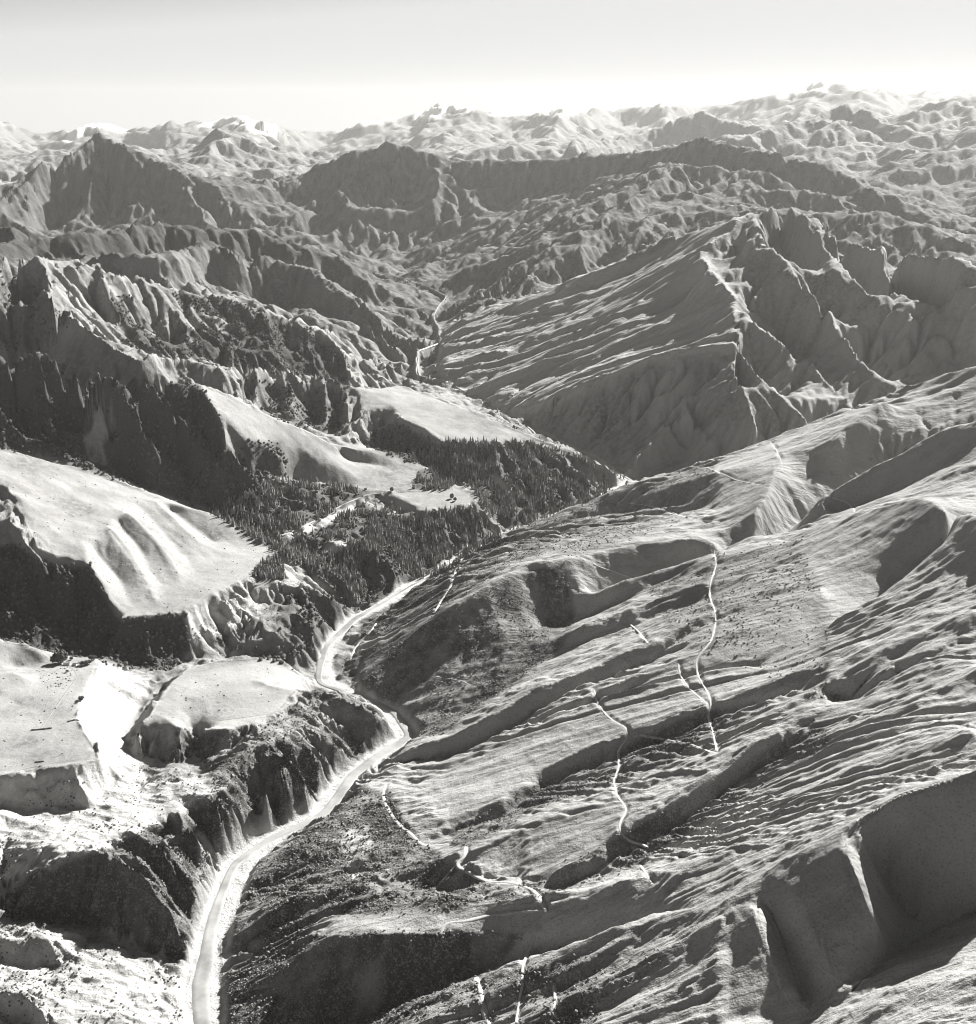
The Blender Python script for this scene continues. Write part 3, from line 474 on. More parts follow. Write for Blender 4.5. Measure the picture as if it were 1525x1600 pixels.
seed_n = seed_n - dxg * hz_ * (1 - .8 * bs_) * (8.0 * np.abs(vnoise((gc + wx_) / 40, (gl + wy_) / 40, 740)) + 5.0 * np.abs(vnoise((gc + wx_) / 15, (gl + wy_) / 15, 745))) * (1 - .6 * sstep(24000, 30000, rg_))
base = base + .85 * rs_ * (blur(base, 4) - base)
fixm = (cnt > 0) & ((rg_ < 5300) | ((GX > -750) & (GX < 200) & (rg_ < 8600))) & (rs_ < .4)
top_ = np.zeros_like(fixm)
raw = base
base = fluvial(np.where(fixm, base, base + seed_n), KK, fixm, 10)
for rad, kk in ((14, 24), (4, 8)):                  # lift the long crests back to their heights, gullies and all
    wgt = blur(crest, rad); dfc = blur(crest * (raw - base), rad) / np.maximum(wgt, 1e-4)
    base = np.minimum(base + np.where(wgt > 1e-4, dfc, 0) * np.clip(wgt * kk, 0, 1), np.maximum(base, raw + 2.4 * dxg))
base = base.astype(np.float32)
soft = blur(base, 3)
base = base + (1 - .75 * sstep(3000, 5000, rg_)) * (blur(base, 1) - base)

# which stretch of country each place belongs to (coarse nearest crest / floor)
REG = sorted({r for r, _, _ in ctrl}); CS = 12
cth = np.concatenate([c[1] for c in ctrl]); clr = np.concatenate([c[2] for c in ctrl]); cid = np.concatenate([np.full(len(c[1]), REG.index(c[0])) for c in ctrl])
gr, gc = np.arange(0, NR, CS), np.arange(0, NC, CS)
regc = np.zeros((len(gr), len(gc)), int)
for i, r in enumerate(gr):
    w = np.abs(clr - r * DS) < 0.25
    d = (cth[w][None] - (gc * DS - TH)[:, None]) ** 2 + (clr[w][None] - r * DS) ** 2
    regc[i] = cid[w][d.argmin(1)]

# ------------------------------------------------------------------ terrain sheet
def samp(g, th, lr):
    c = np.clip((th + TH) / DS, 0, NC - 1.001); r = np.clip(lr / DS, 0, NR - 1.001)
    ci = c.astype(int); ri = r.astype(int); fc = (c - ci).astype(np.float32); fr = (r - ri).astype(np.float32)
    return (g[ri, ci] * (1 - fc) + g[ri, ci + 1] * fc) * (1 - fr) + (g[ri + 1, ci] * (1 - fc) + g[ri + 1, ci + 1] * fc) * fr
MC = 800
def rowstep(r): return np.interp(r, [900, 1300, 3500, 6000, 14000, 25000, 42000], [.0026, .0018, .0017, .0026, .0030, .0036, .008])
rows = [math.log(880 / R0)]
while rows[-1] < math.log(40500 / R0): rows.append(rows[-1] + float(rowstep(R0 * math.exp(rows[-1]))))
ROWS = np.array(rows); MR = len(ROWS)
TSPAN = math.radians(28.8); COLS = np.linspace(-TSPAN, TSPAN, MC)
TT, LL = np.meshgrid(COLS, ROWS); RR = (R0 * np.exp(LL))
GX = (RR * np.sin(TT)); GY = (RR * np.cos(TT))
H = samp(base, TT, LL); HS = samp(soft, TT, LL)
def grad(h):
    a = np.gradient(h, COLS, axis=1) / RR; b = np.gradient(h, ROWS, axis=0) / RR
    s, c = np.sin(TT), np.cos(TT)
    return b * s + a * c, b * c - a * s
PX, PY = project(GX, GY, H)
rightside, banded, smooth_l, flank, calm_r = regions()
gx, gy = grad(blur(HS, 2)); SL = np.hypot(gx, gy)
rugged = 1.0 - 0.72 * rightside - 0.62 * banded - 0.85 * smooth_l - .65 * flank
rugged = np.clip(rugged, 0.1, 1.2)
cell = np.maximum(RR * (COLS[1] - COLS[0]), 0.6 * RR * np.gradient(ROWS)[:, None])

# gullies and ribs that run down the slopes, forking as they get smaller
er = np.zeros_like(H); dgx = gx.astype(np.float32).copy(); dgy = gy.astype(np.float32).copy()
warpx = 60 * fbm(GX / 400, GY / 400, 90, 3); warpy = 60 * fbm(GX / 400, GY / 400, 95, 3)
far = sstep(5500, 11000, RR)
for k, lam in enumerate((900., 430., 210., 105., 52., 27.)):
    vis = sstep(2.2, 4.0, lam / cell)
    if k == 0: vis = vis * sstep(7000, 9500, RR)
    if k == 1: vis = vis * sstep(3500, 6000, RR)
    m = vis * rugged * mx(sstep(0.12, 0.55, np.hypot(gx, gy)), .3 * sstep(5000, 6500, RR) + .15 * sstep(11000, 14000, RR))
    act = m > 0.004
    if not act.any(): continue
    x = ((GX + warpx)[act] / lam / 1.8); y = ((GY + warpy)[act] / lam / 1.8)
    g1 = dgx[act]; g2 = dgy[act]; gl = np.maximum(np.hypot(g1, g2), 1e-4); tx = -g2 / gl; ty = g1 / gl
    ix = np.floor(x); iy = np.floor(y); va = 0; vd = 0; wt = 0
    for i in (-1, 0, 1):
        for j in (-1, 0, 1):
            ox = hsh(ix + i, iy + j, 40 + k) + i; oy = hsh(ix + i, iy + j, 60 + k) + j
            ph = hsh(ix + i, iy + j, 80 + k) * 6.0
            px_ = (x - ix) - ox; py_ = (y - iy) - oy
            w = np.exp(-2.2 * (px_ * px_ + py_ * py_)); mag = (px_ * tx + py_ * ty) * 6.283 * 1.8 + ph
            va = va + np.cos(mag) * w; vd = vd - np.sin(mag) * w; wt = wt + w
    va = va / wt; vd = vd / wt
    amp = (np.array([0.07, 0.19, 0.19, 0.18, 0.16, 0.13])[k] + np.array([0, -.03, .0, .05, .04, .02])[k] * far[act]) * lam * m[act] * .42
    sharp = 1.0 - np.sqrt(np.clip(1 - np.abs(va), 0, 1)) * 1.0
    va2 = np.where(va > 0, va * 0.5 + 0.3 * sharp, va * 0.95)
    er[act] += amp * va2
    dgx[act] += (amp * vd * 6.283 / lam * tx * 0.9).astype(np.float32); dgy[act] += (amp * vd * 6.283 / lam * ty * 0.9).astype(np.float32)
H = H + er
# slabs of schist on the right-hand hillside and the banded ridge: long low ribs that run up to the right
def ribs(ex, ey, la, lb, seed, n=4):
    L = math.hypot(ex, ey); ex, ey = ex / L, ey / L
    a = (GX + .8 * warpx) * ex + (GY + .8 * warpy) * ey; b = -(GX + .5 * warpx) * ey + (GY + .5 * warpy) * ex
    r = 0; am = 1.0
    for k in range(n):
        v = vnoise(a / la * 1.7 ** k, b / lb * 2.0 ** k, seed + k)
        ok = sstep(1.6, 3.2, lb / 2.0 ** k / cell)
        r = r + am * ok * (0.5 - 2 * np.abs(v)) ; am *= 0.55
    return r
sl_ok = sstep(0.03, 0.2, SL)
sl_ok = sl_ok * (1 - .68 * calm_r)
H = H + rightside * sl_ok * ((4 + 15 * np.clip(.4 + fbm(GX / 500, GY / 300, 205, 2), 0, 1)) * ribs(1, 0.16, 330, 85, 200, 5) + 3.0 * fbm(GX / 45, GY / 45, 230, 4))
bl = math.hypot(1, .2); ba = ((GX + .8 * warpx) - .2 * (GY + .8 * warpy)) / bl; bb = (.2 * (GX + warpx) + (GY + warpy)) / bl
def treads(lb, sd):
    p = bb / lb + 1.5 * fbm(ba / 900, bb / 500, sd, 2); f = p - np.floor(p); am = .35 + 1.3 * np.clip(.5 + vnoise(ba / 420, np.floor(p) * 7.3, sd + 3), 0, 1)
    return (np.where(f < .13, f / .13, (1 - f) / .87) - .5) * am
H = H + banded * (20 * treads(215, 260) + 9 * treads(92, 270) + 30.0 * ribs(1, -0.2, 1000, 190, 240, 5))
# small unevenness everywhere
H = H + (1.6 + 3.5 * rugged) * sstep(0.02, 0.25, SL) * fbm(GX / 38, GY / 38, 300, 4) * sstep(1.5, 3, 38 / cell)
rid = 0; am = 1.0
for k in range(5):
    rid = rid + am * (0.22 - np.abs(vnoise(GX / 2600 * 2 ** k + 3 * k, GY / 2600 * 2 ** k, 310 + k))) * sstep(2, 4, 2600 / 2 ** k / cell); am *= .52
H = H + 230 * rid * sstep(13500, 17000, RR) * (1 - .45 * sstep(29000, 32500, RR))
hum = mx(poly([(-50, 1260), (160, 1200), (230, 1200), (330, 1200), (480, 1100), (330, 1250), (250, 1300), (100, 1340), (-50, 1400)], 0, 3000), poly([(-50, 1430), (130, 1450), (300, 1510), (310, 1700), (-50, 1700)], 0, 2500))
H = H + hum * (8 * ribs(1, -.35, 130, 48, 320, 4) + 4 * fbm(GX / 60, GY / 60, 330, 3))

crag = 0; am = 1.0
for k in range(3):
    crag = crag + am * (0.25 - np.abs(vnoise(GX / 34 * 2 ** k, GY / 34 * 2 ** k, 340 + k))) * sstep(1.5, 3, 34 / 2 ** k / cell); am *= .55
H = H + 8 * crag * mx(rugged, .55 * rightside) * sstep(.35, .8, SL) * (RR < 7000)
# river bed
near = (RR < 9500) & (np.abs(GX) < 2500)
nd = np.full(H.shape, 1e9, np.float32); nz = np.zeros(H.shape, np.float32)
idx = np.argwhere(near); pts = np.stack([GX[near], GY[near]], 1).astype(np.float32)
rs = np.stack([RX, RY], 1)[::3].astype(np.float32); rz = RZ[::3]
bd = np.full(len(pts), 1e9, np.float32); bz = np.zeros(len(pts), np.float32)
for (ax, ay), (bx, by), za, zb in zip(rs[:-1], rs[1:], rz[:-1], rz[1:]):
    mx_, my_ = (ax + bx) / 2, (ay + by) / 2; rad = 160 + math.hypot(bx - ax, by - ay)
    s = np.nonzero((np.abs(pts[:, 0] - mx_) < rad) & (np.abs(pts[:, 1] - my_) < rad))[0]
    if not len(s): continue
    q = pts[s]; t = np.clip(((q[:, 0] - ax) * (bx - ax) + (q[:, 1] - ay) * (by - ay)) / ((bx - ax) ** 2 + (by - ay) ** 2 + 1e-6), 0, 1)
    d = np.hypot(q[:, 0] - ax - t * (bx - ax), q[:, 1] - ay - t * (by - ay)); up = d < bd[s]
    bd[s[up]] = d[up]; bz[s[up]] = (za + (zb - za) * t)[up]
nd[near] = bd; nz[near] = bz
bsc = np.interp(RR, [2200, 3000, 3600, 5500], [1, .75, .7, .3]); bedw = (23 + 20 * vnoise(GX / 120, GY / 120, 400)) * bsc
bed = 1 - sstep(bedw - 3 * bsc, bedw + 16 * bsc, nd)
H = np.where(bed > 0, H * (1 - bed) + bed * (nz + 0.8 * vnoise(GX / 25, GY / 25, 410) - 0.5), H)

def height(X, Y):
    th = np.arctan2(X, Y); lr = np.log(np.hypot(X, Y) / R0)
    c = np.clip((th + TSPAN) / (COLS[1] - COLS[0]), 0, MC - 1.001); r = np.clip(np.interp(lr, ROWS, np.arange(MR)), 0, MR - 1.001)
    ci = c.astype(int); ri = r.astype(int); fc = c - ci; fr = r - ri
    return (H[ri, ci] * (1 - fc) + H[ri, ci + 1] * fc) * (1 - fr) + (H[ri + 1, ci] * (1 - fc) + H[ri + 1, ci + 1] * fc) * fr
SS = np.exp(np.linspace(math.log(950), math.log(16000), 1500))
def ground(x, y):
    """first place on the ground along the line of sight through a picture point"""
    x = np.atleast_1d(np.asarray(x, float)); y = np.atleast_1d(np.asarray(y, float)); o = np.zeros((len(x), 3))
    for i in range(len(x)):
        u, dy, dz = ray(x[i], y[i]); t = SS / dy
        hh = height(u * t, SS); dif = CAMZ + dz * t - hh; k = np.nonzero(dif < 0)[0]
        k = k[0] if len(k) and k[0] > 0 else len(SS) - 1
        f = dif[k - 1] / (dif[k - 1] - dif[k]) if dif[k - 1] > dif[k] else 0
        Yg = SS[k - 1] + (SS[k] - SS[k - 1]) * f; t = Yg / dy
        o[i] = (u * t, Yg, height(np.array([u * t]), np.array([Yg]))[0])
    return o

# ------------------------------------------------------------------ what covers the ground
PX, PY = project(GX, GY, H)
gx, gy = grad(H); SL = np.hypot(gx, gy)
n1 = fbm(GX / 60, GY / 60, 500, 4); n2 = fbm(GX / 260, GY / 260, 510, 4)
conif = mx(poly([(330, 800), (400, 770), (430, 752), (500, 758), (575, 768), (560, 782), (455, 826), (430, 835), (400, 838)], 3300, 4400),
           poly([(330, 800), (440, 838), (470, 828), (555, 785), (600, 800), (625, 805), (650, 812), (600, 860), (560, 945), (500, 905), (432, 862), (380, 830)], 3200, 4300) * (1 - poly([(440, 835), (500, 812), (560, 785), (560, 790), (510, 822), (450, 842)], 3200, 4300, 3)) * (1 - poly([(505, 850), (530, 838), (550, 850), (530, 862), (508, 862)], 3200, 4300, 3)),
           poly([(645, 765), (655, 735), (700, 728), (722, 750), (700, 764)], 3700, 4500, 3), poly([(395, 905), (405, 882), (432, 868), (450, 905)], 2900, 3600, 3),
           poly([(660, 802), (735, 795), (760, 815), (780, 838), (745, 856), (700, 890), (650, 905), (625, 890), (605, 850), (640, 820)], 3300, 4300),
           poly([(690, 692), (830, 692), (905, 715), (970, 750), (920, 785), (840, 812), (800, 832), (760, 800), (735, 755), (690, 735), (640, 718)], 3900, 4700))
conif = conif * (1 - poly([(755, 740), (775, 738), (810, 775), (800, 780)], 3800, 4600, 3)) * (1 - poly([(875, 715), (985, 750), (940, 765), (900, 745)], 3800, 4700, 4) * .75)
bush = mx(poly([(-60, 860), (20, 850), (60, 872), (100, 886), (140, 884), (185, 966), (288, 960), (300, 1015), (262, 1048), (90, 1032), (-60, 990)], 2690, 3300),
          poly([(-80, 545), (60, 550), (150, 580), (240, 592), (310, 600), (345, 655), (352, 695), (418, 755), (432, 832), (330, 798), (215, 758), (60, 708), (-80, 690)], 3300, 4300) * (1 - poly([(135, 650), (150, 630), (182, 650), (178, 675), (160, 690), (168, 728), (140, 722), (130, 690)], 3300, 4400, 3)),
          poly([(170, 470), (260, 455), (365, 470), (480, 515), (540, 560), (545, 600), (420, 580), (300, 560), (200, 545)], 4700, 6400) * sstep(-.25, .05, n2 + .1),
          poly([(40, 430), (110, 500), (60, 545), (-60, 545), (-60, 440)], 4000, 5600) * .6,
          poly([(380, 590), (540, 610), (535, 680), (420, 650)], 4200, 4900) * .55,
          poly([(560, 690), (620, 660), (680, 690), (700, 735), (640, 722)], 3900, 4700),
          poly([(-60, 345), (260, 345), (440, 370), (560, 420), (500, 410), (400, 405), (325, 385), (200, 400), (-60, 410)], 6200, 11000),
          poly([(-60, 300), (40, 350), (160, 372), (-60, 372)], 7000, 11000) * .8,
          poly([(370, 690), (440, 690), (450, 745), (400, 745)], 3500, 4400) * .75, conif * .8, poly([(560, 855), (600, 850), (650, 905), (640, 925), (600, 940), (555, 955)], 3000, 3700) * .9,
          poly([(440, 925), (530, 925), (548, 955), (510, 1020), (480, 1050), (380, 1020), (430, 990)], 2600, 3400) * .55,
          poly([(400, 1270), (330, 1300), (300, 1290), (270, 1380), (312, 1490), (350, 1390), (450, 1295)], 1600, 2400) * .35)
scrub = mx(poly([(340, 1700), (345, 1490), (400, 1360), (520, 1270), (560, 1230), (610, 1240), (640, 1300), (720, 1360), (820, 1400), (700, 1425), (500, 1435), (480, 1460), (700, 1450), (820, 1460), (760, 1530), (620, 1600), (620, 1700)], 1200, 2500),
           poly([(640, 1150), (560, 1060), (520, 1040), (610, 1000), (690, 955), (800, 900), (880, 880), (900, 960), (880, 1010), (760, 1100), (680, 1150)], 2300, 3400) * .9,
           poly([(560, 1000), (560, 960), (640, 920), (760, 850), (860, 810), (870, 860), (800, 880), (640, 985)], 2600, 3900) * .8,
           poly([(780, 835), (985, 755), (1120, 720), (1100, 800), (900, 870)], 3000, 4400) * .55,
           poly([(700, 1300), (860, 1210), (1100, 1110), (1200, 1100), (1050, 1190), (850, 1260), (720, 1330)], 1700, 2600) * .7,
           poly([(780, 1390), (960, 1310), (1150, 1200), (1280, 1120), (1300, 1160), (1000, 1350), (860, 1405)], 1600, 2600) * .6,
           poly([(620, 1600), (760, 1530), (900, 1490), (1060, 1480), (900, 1620)], 1100, 1900) * .6,
           poly([(1000, 900), (1250, 840), (1300, 960), (1290, 1100), (1050, 1000)], 1900, 3000) * .35)
scrub = mx(scrub, poly([(640, 1145), (560, 1095), (500, 1075), (440, 1110), (330, 1190), (330, 1250), (240, 1290), (150, 1325), (180, 1345), (265, 1430), (310, 1510), (350, 1390), (450, 1300), (545, 1220), (600, 1180)], 1500, 2900) * (.55 + 1.6 * n2),
           poly([(300, 990), (420, 930), (500, 920), (548, 955), (500, 1045), (380, 1020)], 2500, 3300) * (.4 + 1.2 * n1), poly([(150, 1480), (300, 1515), (310, 1640), (200, 1640)], 1100, 2100) * (.4 + 1.5 * n1), hum * np.clip(.1 + 1.6 * n1, 0, 1))
gorge_m = poly([(640, 1145), (560, 1095), (500, 1075), (440, 1110), (330, 1140), (200, 1190), (100, 1330), (0, 1400), (0, 1440), (310, 1515), (350, 1390), (450, 1300), (545, 1220), (600, 1180)], 1500, 2900)
scrub = mx(scrub, gorge_m * sstep(.55, 1.0, SL) * .9)
scrub = mx(scrub, .75 * sstep(6000, 8500, RR) * (1 - sstep(14500, 17000, RR)) * (1 - .9 * banded))
conc = blur(H, 6) - H
scrub = mx(scrub * (1 - .5 * calm_r), .9 * sstep(1.2, 4.5, conc) * rightside * (.55 + 1.0 * n2 + .4 * n1))
scrub = np.clip(scrub * (0.95 + 1.1 * n1), 0, 1)
bare = mx(poly([(145, 1050), (160, 1030), (235, 1062), (205, 1130), (200, 1165), (228, 1215), (330, 1215), (360, 1230), (280, 1260), (170, 1262), (-60, 1300), (-60, 1225), (160, 1190), (140, 1152), (118, 1122)], 1900, 2900),
          poly([(-60, 1255), (170, 1250), (330, 1215), (300, 1260), (180, 1320), (60, 1360), (-60, 1400)], 1700, 2600) * .85,
          poly([(-60, 1440), (120, 1450), (150, 1480), (262, 1512), (312, 1520), (310, 1700), (-60, 1700)], 1100, 2100) * .7,
          poly([(288, 962), (330, 940), (415, 925), (410, 955), (320, 1005), (300, 1005)], 2500, 3200) * .9, bed * (1 - .6 * sstep(5000, 5800, RR)),
          poly([(272, 1062), (430, 1025), (490, 1060), (480, 1090), (560, 1100), (500, 1140), (330, 1190), (362, 1140), (275, 1133)], 2200, 3000) * .30,
          poly([(310, 1300), (350, 1330), (330, 1420), (320, 1500), (300, 1500), (305, 1400)], 1600, 2200) * .5,
          poly([(405, 1060), (650, 1145), (600, 1120), (480, 1130), (420, 1160), (330, 1180)], 2200, 2900) * .3,
          poly([(530, 1300), (570, 1290), (585, 1310), (560, 1380), (545, 1370)], 1500, 2400) * .75,
          poly([(440, 838), (500, 812), (560, 784), (562, 792), (510, 822), (452, 842)], 3200, 4300, 3), poly([(508, 862), (530, 842), (548, 850), (530, 862)], 3200, 4300, 3),
          poly([(757, 742), (775, 740), (810, 775), (800, 780)], 3800, 4600, 3) * .8)
snowm = mx(*[poly(p, 26000, 45000, 2.5) for p in (
    [(95, 225), (115, 196), (132, 188), (160, 182), (200, 202), (195, 212), (160, 196), (140, 205), (110, 222)], [(310, 196), (350, 174), (388, 182), (430, 200), (440, 214), (400, 208), (370, 196), (330, 198)],
    [(640, 188), (672, 160), (688, 153), (705, 158), (745, 164), (740, 176), (705, 176), (690, 184), (660, 186)], [(840, 178), (882, 158), (910, 172), (890, 182), (860, 182)], [(1030, 166), (1046, 148), (1065, 160), (1050, 166)],
    [(1215, 152), (1250, 130), (1284, 121), (1298, 134), (1290, 146), (1268, 142), (1240, 152)], [(1440, 150), (1462, 130), (1500, 140), (1490, 150), (1466, 152)], [(545, 200), (560, 185), (620, 180), (640, 178), (600, 190)], [(760, 180), (800, 174), (850, 168), (830, 180)])])
snowm = snowm * sstep(-.7, -.3, fbm(GX / 700, GY / 700, 520, 3))
bare = np.clip(bare + .0, 0, 1)
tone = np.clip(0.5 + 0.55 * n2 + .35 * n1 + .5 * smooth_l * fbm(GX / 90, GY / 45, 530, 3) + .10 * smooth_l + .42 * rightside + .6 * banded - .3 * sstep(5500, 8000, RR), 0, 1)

# ------------------------------------------------------------------ materials (warm neutral greys: a black-and-white print)
def grey(v): return (v, v * 0.99, v * 0.97, 1)
def nodes(name):
    m = bpy.data.materials.new(name); m.use_nodes = True; t = m.node_tree; b = t.nodes['Principled BSDF']
    b.inputs['Roughness'].default_value = 0.95; b.inputs['Specular IOR Level'].default_value = 0.1
    return m, t, b
def N(t, typ, **kw):
    n = t.nodes.new(typ)
    for k, v in kw.items():
        if k in n.inputs: n.inputs[k].default_value = v
        else: setattr(n, k, v)
    return n
def mixc(t, fac, a, b):
    n = t.nodes.new('ShaderNodeMix'); n.data_type = 'RGBA'
    for s, v in ((0, fac), (6, a), (7, b)):
        if isinstance(v, bpy.types.NodeSocket): t.links.new(v, n.inputs[s])
        else: n.inputs[s].default_value = v
    return n.outputs[2]
def math_(t, op, a, b=0.0, c=None):
    n = t.nodes.new('ShaderNodeMath'); n.operation = op
    for i, v in enumerate((a, b) if c is None else (a, b, c)):
        if isinstance(v, bpy.types.NodeSocket): t.links.new(v, n.inputs[i])
        else: n.inputs[i].default_value = v
    return n.outputs[0]
def ramp(t, src, lo, hi):
    n = t.nodes.new('ShaderNodeMapRange'); n.inputs[1].default_value = lo; n.inputs[2].default_value = hi
    t.links.new(src, n.inputs[0]); return n.outputs[0]
def noise(t, co, scale, detail=4, rough=.6):
    n = N(t, 'ShaderNodeTexNoise', Scale=scale, Detail=detail, Roughness=rough); t.links.new(co, n.inputs['Vector']); return n.outputs['Fac']

def ground_material():
    m, t, b = nodes('hill_country'); co = t.nodes.new('ShaderNodeNewGeometry').outputs['Position']
    cov = N(t, 'ShaderNodeAttribute', attribute_name='cover'); sep = t.nodes.new('ShaderNodeSeparateColor'); t.links.new(cov.outputs['Color'], sep.inputs[0])
    ext = N(t, 'ShaderNodeAttribute', attribute_name='cover_more'); se2 = t.nodes.new('ShaderNodeSeparateColor'); t.links.new(ext.outputs['Color'], se2.inputs[0])
    fine = noise(t, co, 0.35, 3, .7); mid = noise(t, co, 0.06, 4, .65); big = noise(t, co, 0.006, 4, .6)
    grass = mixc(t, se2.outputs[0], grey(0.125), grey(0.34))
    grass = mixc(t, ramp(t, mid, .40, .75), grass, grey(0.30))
    grass = mixc(t, math_(t, 'MULTIPLY', ramp(t, fine, .52, .66), .55), grass, grey(0.085))
    sc = math_(t, 'MULTIPLY', ramp(t, math_(t, 'ADD', math_(t, 'MULTIPLY', fine, .6), math_(t, 'MULTIPLY', mid, .4)), .36, .50), se2.outputs[1])
    c = mixc(t, sc, grass, grey(0.055))
    c = mixc(t, sep.outputs[0], c, mixc(t, ramp(t, fine, .4, .65), grey(0.045), grey(0.085)))
    gr = mixc(t, ramp(t, mid, .35, .7), grey(0.50), grey(0.34)); gr = mixc(t, math_(t, 'MULTIPLY', ramp(t, fine, .55, .7), .5), gr, grey(0.2))
    c = mixc(t, sep.outputs[1], c, gr)
    c = mixc(t, sep.outputs[2], c, grey(0.88))
    t.links.new(c, b.inputs['Base Color'])
    rough = N(t, 'ShaderNodeAttribute', attribute_name='rough').outputs['Fac']
    def slabs(ang, la, lb):
        mp = N(t, 'ShaderNodeMapping', Rotation=(0, 0, -math.atan(ang)), Scale=(1 / la, 1 / lb, .3 / lb)); mp.vector_type = 'POINT'; t.links.new(co, mp.inputs[0]); return noise(t, mp.outputs[0], 1.0, 5, .6)
    rock = N(t, 'ShaderNodeTexNoise', Scale=.018, Detail=6, Roughness=.62); rock.noise_type = 'RIDGED_MULTIFRACTAL'; t.links.new(co, rock.inputs['Vector'])
    calm = math_(t, 'MULTIPLY', rough, 2.4); calm.node.use_clamp = True
    hgt = math_(t, 'MULTIPLY', math_(t, 'ADD', math_(t, 'MULTIPLY', fine, 1.7), math_(t, 'MULTIPLY', mid, 5.0)), calm)
    hgt = math_(t, 'ADD', hgt, math_(t, 'MULTIPLY', math_(t, 'MULTIPLY', rock.outputs['Fac'], 9.0), rough))
    hgt = math_(t, 'ADD', hgt, math_(t, 'MULTIPLY', math_(t, 'MULTIPLY', slabs(.2, 110, 30), 10.0), se2.outputs[2]))
    hgt = math_(t, 'ADD', hgt, math_(t, 'MULTIPLY', math_(t, 'MULTIPLY', slabs(-.2, 400, 60), 42.0), N(t, 'ShaderNodeAttribute', attribute_name='bands').outputs['Fac']))
    bp = N(t, 'ShaderNodeBump', Strength=1.0, Distance=1.0); t.links.new(hgt, bp.inputs['Height'])
    t.links.new(bp.outputs[0], b.inputs['Normal']); return m
M_GROUND = ground_material()
def plain(name, v, v2=None, scale=.3, rough=.9, spec=.1):
    m, t, b = nodes(name); co = t.nodes.new('ShaderNodeNewGeometry').outputs['Position']
    t.links.new(mixc(t, ramp(t, noise(t, co, scale), .3, .7), grey(v), grey(v2 if v2 else v * .7)), b.inputs['Base Color'])
    b.inputs['Roughness'].default_value = rough; b.inputs['Specular IOR Level'].default_value = spec; return m
M_CONIFER = plain('conifer_needles', .27, .12, .10); M_BUSH = plain('bush_leaves', .13, .05, .08); M_SCRUB = plain('scrub_leaves', .28, .08, .12)
M_BARK = plain('bark', .08, .05); M_TRACK = plain('track_gravel', .46, .32, .1); M_FAINT = plain('worn_grass_track', .30, .24, .1); M_ROOF = plain('painted_iron_roof', .75, .62, .5); M_WALL = plain('weatherboard', .7, .6, .4)
M_GLASS = plain('window_glass', .03, .02, .5, .1, .5); M_DOOR = plain('painted_door', .12, .1, .5); M_STONE = plain('stacked_stone', .1, .06, 1.2)
def water_material():
    m, t, b = nodes('silty_water'); co = t.nodes.new('ShaderNodeNewGeometry').outputs['Position']
    t.links.new(mixc(t, ramp(t, noise(t, co, .014, 3, .6), .36, .62), grey(.2), grey(.36)), b.inputs['Base Color'])
    b.inputs['Roughness'].default_value = .35; b.inputs['Specular IOR Level'].default_value = .4
    bp = N(t, 'ShaderNodeBump', Strength=0.5, Distance=.4); t.links.new(noise(t, co, .25, 3), bp.inputs['Height']); t.links.new(bp.outputs[0], b.inputs['Normal']); return m
M_WATER = water_material()

def mesh_np(name, V, F, mat, parent=None, smooth=True):
    me = bpy.data.meshes.new(name); nv = len(V); k = F.shape[1]
    me.vertices.add(nv); me.vertices.foreach_set('co', np.ascontiguousarray(V, np.float32).ravel())
    me.loops.add(F.size); me.loops.foreach_set('vertex_index', np.ascontiguousarray(F, np.int32).ravel())
    me.polygons.add(len(F)); me.polygons.foreach_set('loop_start', np.arange(0, F.size, k, dtype=np.int32))
    me.polygons.foreach_set('use_smooth', np.full(len(F), smooth)); me.update(calc_edges=True); me.validate()
    me.materials.append(mat); o = bpy.data.objects.new(name, me); COL.objects.link(o)
    if parent: o.parent = parent
    return o
def tag(o, label=None, cat=None, group=None, kind=None):
    for k, v in (('label', label), ('category', cat), ('group', group), ('kind', kind)):
        if v: o[k] = v
    return o

